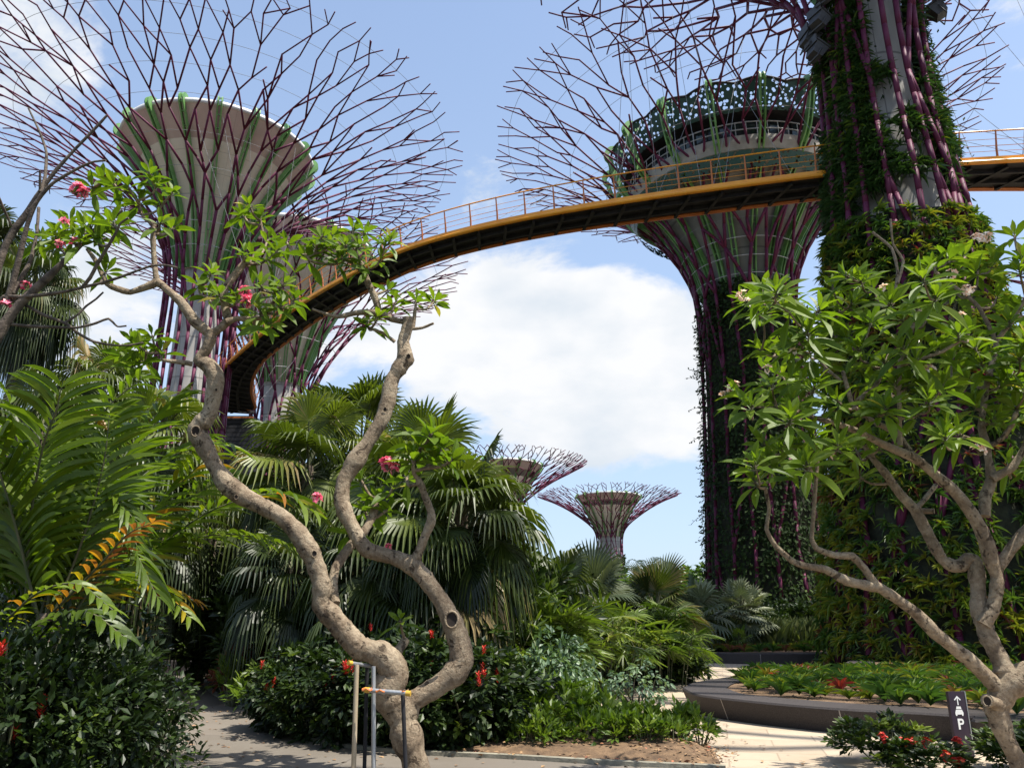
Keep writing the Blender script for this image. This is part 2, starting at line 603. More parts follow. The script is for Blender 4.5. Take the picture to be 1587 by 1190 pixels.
def bark_mat(name, c1, c2, c3):
    m, nt, b, out = base_mat(name)
    L = nt.links.new
    tc = nt.nodes.new('ShaderNodeTexCoord')

    def noise(sc, det=8, rough=.65, dist=0.):
        n = nt.nodes.new('ShaderNodeTexNoise')
        n.inputs['Scale'].default_value = sc
        n.inputs['Detail'].default_value = det
        n.inputs['Roughness'].default_value = rough
        n.inputs['Distortion'].default_value = dist
        L(tc.outputs['Object'], n.inputs['Vector'])
        return n.outputs['Fac']
    a, f, g = noise(3.2, 6, .6, .8), noise(22, 8, .7), noise(9, 6, .7, .5)
    cr = nt.nodes.new('ShaderNodeValToRGB')
    e = cr.color_ramp.elements
    e[0].position, e[0].color = .30, (*c1, 1)
    e[1].position, e[1].color = .66, (*c3, 1)
    k = e.new(.46)
    k.color = (*c2, 1)
    mixv = math_n(nt, 'ADD', math_n(nt, 'MULTIPLY', a, .55), math_n(nt, 'MULTIPLY', f, .45))
    L(mixv, cr.inputs[0])
    # dark flaking patches
    mr = nt.nodes.new('ShaderNodeMapRange')
    mr.interpolation_type = 'SMOOTHSTEP'
    mr.inputs['From Min'].default_value = .57
    mr.inputs['From Max'].default_value = .63
    mr.inputs['To Max'].default_value = .8
    L(g, mr.inputs['Value'])
    mx = nt.nodes.new('ShaderNodeMix')
    mx.data_type = 'RGBA'
    L(mr.outputs[0], mx.inputs['Factor'])
    L(cr.outputs[0], mx.inputs['A'])
    mx.inputs['B'].default_value = (c1[0] * .55, c1[1] * .5, c1[2] * .5, 1)
    L(mx.outputs['Result'], b.inputs['Base Color'])
    b.inputs['Roughness'].default_value = .85
    b.inputs['Specular IOR Level'].default_value = .25
    bp = nt.nodes.new('ShaderNodeBump')
    bp.inputs['Strength'].default_value = .8
    bp.inputs['Distance'].default_value = .04
    L(math_n(nt, 'ADD', math_n(nt, 'SUBTRACT', f, math_n(nt, 'MULTIPLY', mr.outputs[0], .5)), math_n(nt, 'MULTIPLY', g, .6)), bp.inputs['Height'])
    L(bp.outputs[0], b.inputs['Normal'])
    return m


M['bark'] = bark_mat('frangipani_bark', (.055, .037, .024), (.20, .148, .098), (.41, .335, .235))
M['bark2'] = solid('dark_bark', (.035, .026, .020), (.13, .10, .075), rough=.9, scale=9, bump=.5)
M['palmbark'] = solid('palm_bark', (.06, .045, .032), (.17, .13, .09), rough=.9, scale=6, bump=.6, stretch=(1, 1, 4))
M['hole'] = solid('rotten_wood', (.012, .008, .006), (.03, .02, .014), rough=.95, scale=20)
M['cut'] = solid('cut_wood', (.28, .20, .13), (.42, .33, .24), rough=.8, scale=15)
M['stem'] = solid('green_stem', (.05, .07, .025), (.11, .10, .05), rough=.7, scale=8)
M['purple'] = solid('purple_steel', (.080, .011, .037), (.120, .019, .053), rough=.6, scale=2, spec=.25, lo=.3, hi=.7)
M['green_rib'] = solid('green_painted_steel', (.11, .26, .07), (.16, .33, .10), rough=.4, scale=2)
M['cable'] = solid('galvanised_cable', (.36, .36, .36), (.46, .46, .46), rough=.7, scale=5, spec=.2)
M['wire'] = solid('hanger_wire', (.22, .22, .23), (.28, .28, .29), rough=.9, scale=5, spec=.05)
M['orange'] = solid('orange_painted_steel', (.70, .26, .010), (.78, .33, .016), rough=.38, scale=1.5)
M['rust'] = solid('red_orange_steel', (.42, .13, .03), (.52, .17, .05), rough=.5, scale=2)
M['dark_steel'] = solid('dark_steel', (.018, .018, .020), (.034, .033, .036), rough=.6, scale=3, spec=.2)
M['galv'] = solid('galvanised_pole', (.30, .31, .32), (.45, .46, .46), rough=.4, scale=12, metal=.6, stretch=(1, 1, .2))
M['tanpole'] = solid('weathered_pole', (.30, .23, .14), (.44, .36, .25), rough=.7, scale=14, stretch=(1, 1, .2))
M['yellow'] = solid('yellow_plastic', (.50, .30, .03), (.58, .36, .05), rough=.4, scale=5)
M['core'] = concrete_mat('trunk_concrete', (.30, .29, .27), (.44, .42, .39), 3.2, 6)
M['core_c'] = concrete_mat('weathered_trunk_concrete', (.17, .165, .15), (.30, .29, .265), 3.2, 6)  # darker copy of the trunk concrete, canopy shade put into its colour
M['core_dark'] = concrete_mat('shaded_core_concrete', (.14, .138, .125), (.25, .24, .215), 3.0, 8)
M['cup'] = concrete_mat('cream_bowl_panels', (.66, .56, .42), (.74, .64, .50), 1.4, 32, .84)
M['cup_top'] = concrete_mat('taupe_bowl_panels', (.47, .34, .27), (.56, .42, .34), 9., 32, .85)
M['white'] = solid('white_rim', (.52, .51, .48), (.62, .61, .58), rough=.5, scale=2)
M['deck'] = solid('bar_fascia', (.26, .24, .20), (.36, .33, .28), rough=.6, scale=1.5)
M['soil'] = solid('garden_soil', (.075, .045, .024), (.19, .118, .062), rough=.95, scale=5, bump=.9, detail=10)
M['ground'] = solid('ground_earth', (.05, .045, .025), (.10, .085, .045), rough=.95, scale=1.5, bump=.8)
M['granite'] = solid('dark_granite', (.036, .031, .030), (.062, .055, .053), rough=.6, scale=60, detail=3, tintmix=.25, bump=.03, spec=.12)
M['joint'] = solid('mortar_joint', (.30, .27, .25), (.38, .35, .32), rough=.8, scale=20)
M['sign'] = solid('dark_purple_sign_face', (.022, .012, .024), (.030, .018, .032), rough=.4, scale=4)
M['sign_white'] = solid('white_sign_print', (.72, .72, .70), (.78, .78, .76), rough=.5, scale=5)
M['panelgreen'] = solid('planting_backing', (.012, .014, .008), (.03, .034, .014), rough=.95, scale=4, bump=.8)
M['flood'] = solid('floodlight_housing', (.030, .030, .032), (.05, .05, .052), rough=.5, scale=6)


def paving(name, c1, c2, mortar, w, h, ms, rough=.7, rot=0., dirt=(.5, .42, .32)):
    m, nt, b, out = base_mat(name)
    L = nt.links.new
    tc = nt.nodes.new('ShaderNodeTexCoord')
    mp = nt.nodes.new('ShaderNodeMapping')
    mp.inputs['Rotation'].default_value = (0, 0, rot)
    L(tc.outputs['Object'], mp.inputs['Vector'])
    br = nt.nodes.new('ShaderNodeTexBrick')
    br.inputs['Color1'].default_value = (*c1, 1)
    br.inputs['Color2'].default_value = (*c2, 1)
    br.inputs['Mortar'].default_value = (*mortar, 1)
    br.inputs['Scale'].default_value = 1
    br.inputs['Brick Width'].default_value = w
    br.inputs['Row Height'].default_value = h
    br.inputs['Mortar Size'].default_value = ms
    L(mp.outputs[0], br.inputs['Vector'])
    no = nt.nodes.new('ShaderNodeTexNoise')
    no.inputs['Scale'].default_value = .7
    no.inputs['Detail'].default_value = 10
    no.inputs['Roughness'].default_value = .7
    L(tc.outputs['Object'], no.inputs['Vector'])
    mr = nt.nodes.new('ShaderNodeMapRange')
    mr.inputs['From Min'].default_value = .35
    mr.inputs['From Max'].default_value = .7
    mr.inputs['To Max'].default_value = .45
    L(no.outputs['Fac'], mr.inputs['Value'])
    mx = nt.nodes.new('ShaderNodeMix')
    mx.data_type = 'RGBA'
    mx.blend_type = 'MULTIPLY'
    L(mr.outputs[0], mx.inputs['Factor'])
    L(br.outputs['Color'], mx.inputs['A'])
    mx.inputs['B'].default_value = (*dirt, 1)
    L(mx.outputs['Result'], b.inputs['Base Color'])
    b.inputs['Roughness'].default_value = rough
    n2 = nt.nodes.new('ShaderNodeTexNoise')
    n2.inputs['Scale'].default_value = 45
    L(tc.outputs['Object'], n2.inputs['Vector'])
    bp = nt.nodes.new('ShaderNodeBump')
    bp.inputs['Strength'].default_value = .25
    bp.inputs['Distance'].default_value = .01
    L(n2.outputs['Fac'], bp.inputs['Height'])
    L(bp.outputs[0], b.inputs['Normal'])
    return m


M['plaza'] = paving('cream_plaza_stone', (.39, .315, .23), (.46, .385, .285), (.29, .23, .165), 1.2, .6, .012, rot=.25, dirt=(.70, .60, .48))
M['path'] = paving('grey_path_concrete', (.155, .135, .11), (.18, .155, .127), (.11, .095, .078), 3.0, 3.0, .012, rot=.1, dirt=(.55, .5, .42))
M['kerb'] = solid('kerb_concrete', (.15, .14, .105), (.27, .25, .19), rough=.85, scale=6, bump=.2)

# ------------------------------------------------------------------ the setting: ground, plaza, path
mb = MB()
polygon(mb, [(-900, -60), (900, -60), (900, 1400), (-900, 1400)], -.01)
tag(mb.obj('ground', M['ground']), kind='structure')
mb = MB()
pl = [G(1122, 1194)[:2], G(1108, 1168)[:2], G(1080, 1150)[:2], G(1000, 1133)[:2], G(935, 1116)[:2], G(895, 1085)[:2], G(920, 1062)[:2], G(1075, 1040)[:2],
      G(1065, 1024)[:2], (5, 46), (16, 58), (60, 60), (60, 4), (2.9, 4)]
polygon(mb, pl, .004)
tag(mb.obj('plaza', M['plaza']), kind='structure')
mb = MB()
pa = [G(300, 1044), G(318, 1062), G(338, 1080), G(385, 1102), G(425, 1130), G(510, 1154), G(620, 1168), G(780, 1176), G(950, 1186), G(1125, 1194)]
pth = [(p[0], p[1]) for p in pa] + [(2.7, 7.6), (-9, 7.6)] + [tuple(G(x, y)[:2]) for x, y in ((60, 1180), (215, 1150), (245, 1100), (225, 1062), (180, 1044))]
polygon(mb, pth, .012)
tag(mb.obj('path', M['path']), kind='structure')
# kerb along the edge between path and planting
mb = MB()
kp = smooth(np.array([[p[0], p[1], .03] for p in pa]), 4)
kn = norm(np.gradient(kp[:, :2], axis=0))
nn = np.column_stack([-kn[:, 1], kn[:, 0]])
V = []
for p, n in zip(kp, nn):
    for o, z in ((-.05, 0), (-.05, .06), (.05, .06), (.05, 0)):
        V.append([p[0] + n[0] * o, p[1] + n[1] * o, z])
F = [[a * 4 + k, a * 4 + k + 1, a * 4 + 5 + k, a * 4 + 4 + k] for a in range(len(kp) - 1) for k in range(3)]
mb.add(V, F)
tag(mb.obj('kerb', M['kerb']), kind='structure')
# soil bed between path and plaza: slightly domed sheet
mb = MB()
fr = smooth(np.array([G(x, y)[:2] for x, y in ((700, 1170), (780, 1174), (950, 1183), (1040, 1187), (1118, 1190))]), 4)
bk = smooth(np.array([G(x, y)[:2] for x, y in ((640, 1110), (780, 1115), (935, 1122), (1040, 1142), (1106, 1166))]), 4)
V, nr = [], 7
for ia, (a, b_) in enumerate(zip(fr, bk)):
    for k in range(nr):
        t = k / (nr - 1)
        V.append([*(a * (1 - t) + b_ * t), .02 + .13 * max(0, math.sin(math.pi * t)) ** .6 * min(1, ia / 4, (len(fr) - 1 - ia) / 3) + rng.uniform(0, .03)])
V = np.array(V)
F = [[i * nr + k, (i + 1) * nr + k, (i + 1) * nr + k + 1, i * nr + k + 1] for i in range(len(fr) - 1) for k in range(nr - 1)]
mb.add(V, F)
tag(mb.obj('soil_bed', M['soil'], smooth=True), kind='structure')
# fallen leaves and bark chips on the bed
mb = MB()
n = 900
i = rng.integers(0, len(V), n)
pos = V[i] + np.column_stack([rng.normal(0, .12, n), rng.normal(0, .12, n), rng.uniform(.012, .03, n)])
leaves(mb, pos, rand_dirs(n, -.25, .25), np.tile([0, 0, 1.], (n, 1)) + rng.normal(0, .4, (n, 3)), rng.uniform(.03, .09, n), .018, rng.uniform(0, 1, n), LEAF_B)
M['litter'] = leaf_mat('leaf_litter', [(0, (.10, .055, .03)), (.6, (.28, .17, .09)), (.9, (.36, .22, .10)), (1, (.30, .07, .04))], rough=.8, trans=0)
tag(mb.obj('litter', M['litter']), kind='stuff')
mb = MB()
n = 520
pos = np.column_stack([rng.uniform(-7, 3.5, n), rng.uniform(9.4, 17, n), np.full(n, .022)])
leaves(mb, pos, rand_dirs(n, -.1, .1), np.tile([0, 0, 1.], (n, 1)) + rng.normal(0, .15, (n, 3)), rng.uniform(.04, .10, n), .022, rng.uniform(0, 1, n), LEAF_B)
tag(mb.obj('litter', M['litter']), kind='stuff')


# ------------------------------------------------------------------ planters of dark granite
def planter(name, outline, h, label, cat='planter', inset=.9, joint_step=2.2, lean=.14):
    """outline: plan points (counter-clockwise seen from above) of the coping edge"""
    o = np.asarray(outline, float)
    ctr = np.zeros(2)
    tg = norm(np.roll(o, -1, 0) - np.roll(o, 1, 0))
    inn = np.column_stack([-tg[:, 1], tg[:, 0]])
    foot = o + inn * lean
    n = len(o)
    root = thing(name, label, cat, (*o.mean(0), 0))
    c = o.mean(0)
    mb = MB()
    seg = np.linalg.norm(np.roll(o, -1, 0) - o, axis=1)
    cum = np.concatenate([[0], np.cumsum(seg)])
    V, F, tt = [], [], []
    for i in range(n):
        j = (i + 1) % n
        k = len(V)
        V += [[*(foot[i] - c), 0], [*(foot[j] - c), 0], [*(o[j] - c), h - .03], [*(o[i] - c), h - .03], [*(o[j] + inn[j] * .025 - c), h], [*(o[i] + inn[i] * .025 - c), h]]
        t = np.random.default_rng(int(cum[i] / joint_step) + 5).uniform(0, 1)
        tt += [t] * 6
        F += [[k, k + 1, k + 2, k + 3], [k + 3, k + 2, k + 4, k + 5]]
    mb.add(V, F, np.array(tt))
    last = 0
    for i in range(n):
        if cum[i] - last > joint_step:
            last = cum[i]
            w = tg[i] * .008
            q = -inn[i] * .003
            a, b2 = foot[i] + q - c, o[i] + q - c
            mb.add([[*(a - w), 0.], [*(a + w), 0.], [*(b2 + w), h - .03], [*(b2 - w), h - .03]], [[0, 1, 2, 3]], .5, 1)
    mb.obj('wall', [M['granite'], M['joint']], root)
    mb = MB()
    top, bed = o + inn * .025, o + inn * inset
    for i in range(n):
        j = (i + 1) % n
        t = np.random.default_rng(int(cum[i] / joint_step) + 50).uniform(0, 1)
        mb.add([[*(top[i] - c), h], [*(top[j] - c), h], [*(bed[j] - c), h + .004], [*(bed[i] - c), h + .004]], [[0, 1, 2, 3]], t)
    mb.obj('coping', M['granite'], root)
    mb = MB()
    polygon(mb, bed - c, h - .01)
    mb.obj('soil', M['soil'], root)
    return root, bed, c


PH = .37
fr = [(1057, 1065), (1075, 1074), (1105, 1079), (1140, 1083), (1200, 1089), (1300, 1097), (1400, 1102), (1500, 1108), (1640, 1116)]
rear = [(1280, 1039), (1220, 1042), (1150, 1046), (1110, 1051), (1075, 1057)]
fw = [G(x, y, PH)[:2] for x, y in fr]
rw = [G(x, y, PH)[:2] for x, y in rear]
ol = fw + [(18, 12.5), (27, 14), (32, 26), (28, 36), (20, 38.5), (15, 35.5), (12.2, 29.5)] + rw
ol = smooth(np.array([*ol, ol[0]]), 8)[:-1]
main_planter, main_bed, main_c = planter('planter', ol, PH, 'curved dark granite planter wall in front of the tall planted trunk at right', inset=.85)
a, b_ = G(1084, 1027), G(1330, 1031)
fo = smooth(np.array([(a[0], a[1]), (b_[0] * .5 + a[0] * .5, (a[1] + b_[1]) / 2 - .2), (b_[0] + 6, b_[1] + 1)]), 8)
fo = [tuple(p) for p in fo] + [(27, 44), (27, 64), (8, 64), (a[0] + .6, 44)]
far_planter, far_bed, far_c = planter('planter', np.array(fo), .42, 'low straight dark planter wall at the far side of the cream plaza', inset=.5, lean=.03)
a, b_ = G(150, 1047), G(303, 1047)
left_planter, left_bed, left_c = planter('planter', np.array([(a[0], a[1]), (b_[0], b_[1]), (b_[0] + .6, b_[1] + 8), (a[0], a[1] + 8)]), .46,
                                         'dark planter wall closing off the far end of the shaded path', inset=.35, lean=.02)

# ------------------------------------------------------------------ the steel supertrees


def prof_fn(prof, k=8):
    p = smooth(np.asarray(prof, float), k)
    s = np.concatenate([[0], np.cumsum(np.linalg.norm(np.diff(p, axis=0), axis=1))])
    return p, s, (lambda x: np.interp(x, s, p[:, 0])), (lambda x: np.interp(x, s, p[:, 1]))


def lattice(prof, neckz, N0, ds_t, ds0, ds1, sp, r0, r1, seed, diag=.35):
    """welded rods on a surface of revolution: straight with crossings up the trunk, forking and kinked in the canopy"""
    rg = np.random.default_rng(seed)
    p, s, R, Z = prof_fn(prof)
    S = s[-1]
    sn = np.interp(neckz, p[:, 1], s)

    def pt(ss, th):
        r, z = R(ss), Z(ss)
        return np.stack([r * np.cos(th), r * np.sin(th), z], -1)
    trunk, canopy = [], []
    nk = max(2, int(round(sn / ds_t)))
    th0 = np.arange(N0) * 2 * math.pi / N0
    prev = th0 + rg.normal(0, .02, N0)
    lv = np.linspace(0, sn, nk + 1)
    for k in range(nk):
        nxt = th0 + rg.normal(0, .10 / N0 * 2 * math.pi, N0)
        a, b = lv[k], lv[k + 1]
        for i in range(N0):
            m = 4
            for q in range(m):
                f, g = q / m, (q + 1) / m
                trunk.append((pt(a + (b - a) * f, prev[i] + (nxt[i] - prev[i]) * f), pt(a + (b - a) * g, prev[i] + (nxt[i] - prev[i]) * g), r0, r0))
            if rg.random() < diag:
                j = (i + rg.choice([-1, 1])) % N0
                dlt = (nxt[j] - prev[i] + math.pi) % (2 * math.pi) - math.pi
                for q in range(m):
                    f, g = q / m, (q + 1) / m
                    trunk.append((pt(a + (b - a) * f, prev[i] + dlt * f), pt(a + (b - a) * g, prev[i] + dlt * g), r0 * .9, r0 * .9))
        prev = nxt
    ps = np.full(N0, sn)
    s_cur, N, k = sn, N0, 0
    ends = []
    while s_cur < S - .4 * ds1:
        f = (s_cur - sn) / (S - sn)
        ds = ds0 + (ds1 - ds0) * f
        s_nx = min(s_cur + ds, S)
        last = s_nx >= S - .4 * ds1
        r = R(s_nx)
        N = max(N, int(round(2 * math.pi * r / sp)))
        th = (np.arange(N) + .5 * (k % 2)) * 2 * math.pi / N + rg.normal(0, .21 * 2 * math.pi / N, N)
        ns = s_nx + rg.normal(0, .18, N) * ds
        ns = np.clip(ns, s_cur + .25 * ds, S)
        rr = r0 + (r1 - r0) * min(1, f * 1.2)
        if last:                                   # free tips: one or two straight ends per node
            gap = 2 * math.pi / len(prev)
            for j in range(len(prev)):
                u_ = rg.random()
                if u_ < .08:
                    continue
                offs = [rg.normal(0, .3)] if u_ < .5 else [rg.uniform(.25, .75), -rg.uniform(.25, .75)]
                for q in offs:
                    e_ = min(S, ps[j] + ds * rg.uniform(.55, 1.0))
                    canopy.append((pt(ps[j], prev[j]), pt(e_, prev[j] + q * gap), rr * .95, rr * .85))
            break
        has = np.zeros(len(prev), bool)
        D = np.abs((th[:, None] - prev[None] + math.pi) % (2 * math.pi) - math.pi)
        o = np.argsort(D, 1)
        for i in range(N):
            js = [o[i, 0]]
            if not last and len(prev) > 1 and rg.random() < (.42 if f < .6 else .5):
                js.append(o[i, 1])
            if last and rg.random() < .18:
                continue
            for j in js:
                dlt = (th[i] - prev[j] + math.pi) % (2 * math.pi) - math.pi
                A = pt(ps[j], prev[j])
                has[j] = True
                if f < .35:
                    mid = pt((ps[j] + ns[i]) / 2, prev[j] + dlt * .5)
                    canopy.append((A, mid, rr, rr))
                    canopy.append((mid, pt(ns[i], th[i]), rr, rr))
                else:
                    canopy.append((A, pt(ns[i], th[i]), rr, rr * .95))
            if f > .45 and rg.random() < .14:           # free-ended spur
                q = pt(min(S, ns[i] + ds * .55), th[i] + rg.choice([-1, 1]) * .55 * 2 * math.pi / N)
                canopy.append((pt(ns[i], th[i]), q, rr * .85, rr * .8))
        if last:
            ends.append((ns, th))
        prev, ps, s_cur, k = th, ns, s_nx, k + 1
    return trunk, canopy


def rod_mesh(segs, name, mat, sides=6):
    mb = MB()
    A = np.array([q[0] for q in segs])
    B = np.array([q[1] for q in segs])
    d = norm(B - A)
    rods(mb, A - d * .03, B + d * .03, np.array([q[2] for q in segs]), np.array([q[3] for q in segs]), sides)
    return mb.mesh(name, M[mat], True)


def ring_mesh(name, r, z, tr, mat, seg=64):
    mb = MB()
    a = np.arange(seg + 1) * 2 * math.pi / seg
    tube(mb, np.stack([r * np.cos(a), r * np.sin(a), np.full(seg + 1, z)], -1), tr, 5, caps=False)
    return mb.mesh(name, M[mat], True)


def rib_mesh(prof, w=.34, depth=.42, hook=1.0, off=.12):
    """double green flange that climbs the outside of a bowl and curls over its rim (profile in the local xz plane)"""
    p = smooth(np.asarray(prof, float), 6)
    if hook:
        r, z = p[-1]
        p = np.vstack([p, [[r + hook * .35, z + hook * .45], [r + hook * .1, z + hook * .85], [r - hook * .35, z + hook * .75], [r - hook * .5, z + hook * .3]]])
        p = np.vstack([p[:-5], smooth(p[-5:], 4)])
    t = norm(np.gradient(p, axis=0))
    nrm = np.column_stack([t[:, 1], -t[:, 0]])
    mb = MB()
    for y in (-w / 2, w / 2):
        V, F = [], []
        for q, n in zip(p, nrm):
            i0, i1 = q + n * off, q + n * (off + depth)
            for (a, yy) in ((i0, y - .05), (i1, y - .05), (i1, y + .05), (i0, y + .05)):
                V.append([a[0], yy, a[1]])
        for i in range(len(p) - 1):
            b = i * 4
            F += [[b + k, b + (k + 1) % 4, b + 4 + (k + 1) % 4, b + 4 + k] for k in range(4)]
        mb.add(V, F)
    for i in range(3, len(p) - 6, 5):
        a = p[i] + nrm[i] * (off + depth * .5)
        box(mb, (a[0], 0, a[1]), (.08, w, .08))
    return mb.mesh('green_rib', M['green_rib'])


def supertree(label, loc, rodprof, neckz, core, cup, cup_split, N0, ribs, seed, r0=.17, r1=.085, ds=(4.0, 2.6), sp=2.4, rings=(), rz=0., trunk_ds=5.5, hook=1.0, core_mat='core', group='steel supertrees of the grove', ribw=.34, diag=.35):
    root = thing('supertree', label, 'supertree', loc, rz, group)
    tr, ca = lattice(rodprof, neckz, N0, trunk_ds, ds[0], ds[1], sp, r0, r1, seed, diag)
    part('trunk_rods', rod_mesh(tr, 'trunk_rods', 'purple'), root)
    part('branch_canopy', rod_mesh(ca, 'branch_canopy', 'purple'), root)
    mb = MB()
    lathe(mb, core, 40)
    part('trunk_core', mb.mesh('trunk_core', M[core_mat], True), root)
    if cup is not None:
        lo = [q for q in cup if q[1] <= cup_split + 1e-6]
        hi = [q for q in cup if q[1] >= cup_split - 1e-6]
        mb = MB()
        lathe(mb, smooth(lo, 5), 64)
        bowl = part('bowl', mb.mesh('bowl', M['cup'], True), root)
        mb = MB()
        lathe(mb, smooth(hi, 5), 64)
        part('bowl_rim', mb.mesh('bowl_rim', M['cup_top'], True), bowl)
        r, z = cup[-1]
        w = max(.12, r * .022)
        mb = MB()
        lathe(mb, [(r, z), (r + w, z + w * .3), (r + w, z + w * 2), (r - w, z + w * 2.4), (r - w * 3, z - w), (r * .5, z - r * .22), (.02, z - r * .3)], 64)
        part('rim_band', mb.mesh('rim_band', M['white'], True), bowl)
        me = rib_mesh(cup, hook=hook, w=ribw, depth=ribw * 1.2)
        for k in range(ribs):
            part('green_rib', me, root, rot=(0, 0, (k + .5) * 2 * math.pi / ribs))
    p, s, R, Z = prof_fn(rodprof)
    for z in rings:
        ss = np.interp(z, p[:, 1], s)
        part('cable_ring', ring_mesh('cable_ring', float(R(ss)), z, .03 if ss < .62 * s[-1] else .015, 'cable' if ss < .62 * s[-1] else 'wire'), root)
    return root


def at(px, py, Y):
    p = P(px, py, Y)
    return (p[0], p[1], 0.)


# A: the tall tree at left with the cream bowl
YA = 57.0
stA = supertree('tall steel tree at left, cream bowl fully in view between the bare branches', at(308, 500, YA),
                [(3.1, 0), (2.9, 10), (2.75, 22), (2.9, 28), (4.0, 31.5), (7.3, 35.2), (12.2, 38.0), (17, 39.6), (20.5, 40.2)], 28.0,
                [(2.1, 0), (1.75, 12), (1.65, 28.6)], [(1.75, 28.2), (2.3, 30.2), (3.4, 33), (4.7, 35.3), (5.9, 37.1), (6.75, 38.1), (7.55, 39.0)], 37.1, 22, 18, 3, r0=.115, r1=.05,
                rings=(29.5, 31.2, 32.8, 34.4, 36.0, 37.4, 38.3, 39.0, 39.6, 40), ds=(3.2, 1.5), sp=1.28, hook=.35, ribw=.28)
# A2: behind it to the right
YA2 = 80.0
stA2 = supertree('steel tree behind the curving skyway, canopy sweeping out below the orange deck', at(440, 560, YA2),
                 [(3.2, 0), (3.0, 12), (2.9, 22), (3.6, 26), (5.4, 30), (8.8, 34.6), (12.8, 37.8), (17, 39.5), (20.3, 40.2)], 22.0,
                 [(2.1, 0), (1.9, 26.5)], [(1.9, 26), (2.7, 29), (4.2, 33), (6.2, 37), (7.4, 39.4), (8.8, 41.6)], 39.4, 20, 18, 5,
                 r0=.12, r1=.06, rings=(24, 27, 30, 33, 36, 38, 39.3), ds=(3.2, 1.65), sp=1.5, hook=.35, ribw=.28)
# E and F: the two small ones far off
for lab, pxy, Y, sd_ in (('small far supertree standing clear against the pale sky, whole canopy and bowl visible', (945, 840), 147.0, 7),
                         ('far supertree half hidden by the fan palms, only its right canopy showing', (778, 760), 117.0, 9)):
    R_ = 13.8 if Y > 120 else 13.0
    k = R_ / 13.8
    supertree(lab, at(*pxy, Y),
              [(2.5, 0), (2.4, 10), (2.45, 16.5), (3.2, 18.6), (4.9, 20.2), (7.8, 22.2), (10.8, 23.8), (R_, 25)], 16.5,
              [(2.0, 0), (1.9, 17.2)], [(1.95, 17), (2.4, 18.5), (3.5, 20.6), (4.5, 22.4), (5.2, 23.3), (6.0, 24.3)], 22.6, 16, 14, sd_,
              r0=.09, r1=.055, ds=(1.9, 1.0), sp=.8, rings=(18, 19.4, 20.8), trunk_ds=3.6, hook=.2, ribw=.2)
# D: reaches in at the right edge
supertree('supertree reaching in from the right edge, only its left branch tips visible', at(1830, 430, 60),
          [(2.8, 0), (2.6, 18), (3.3, 21), (5.5, 24.5), (8.8, 27.5), (12, 29.5), (15.3, 31)], 18, [(2, 0), (1.8, 19)],
          [(1.9, 18.8), (3, 22), (4.6, 26), (6.6, 30)], 27, 16, 14, 13, rings=(21,), sp=1.6, ds=(3.4, 2.0), r0=.13, r1=.07)

# B: the tallest tree, with the bar in its crown
YB = 53.0
bB = at(1158, 500, YB)
stB = supertree('tallest supertree with a dark glazed bar in its crown, above the skyway', bB,
                [(4.6, 0), (4.1, 6), (3.7, 14), (3.5, 23), (4.1, 26.5), (6.0, 30), (9.4, 33.6), (13.0, 36.2), (16.2, 37.7), (18.9, 38.4)], 24.0,
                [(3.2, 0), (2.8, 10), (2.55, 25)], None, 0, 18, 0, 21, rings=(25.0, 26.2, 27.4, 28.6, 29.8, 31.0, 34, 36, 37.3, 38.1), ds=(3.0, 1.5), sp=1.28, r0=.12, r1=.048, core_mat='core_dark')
SK = 21.0


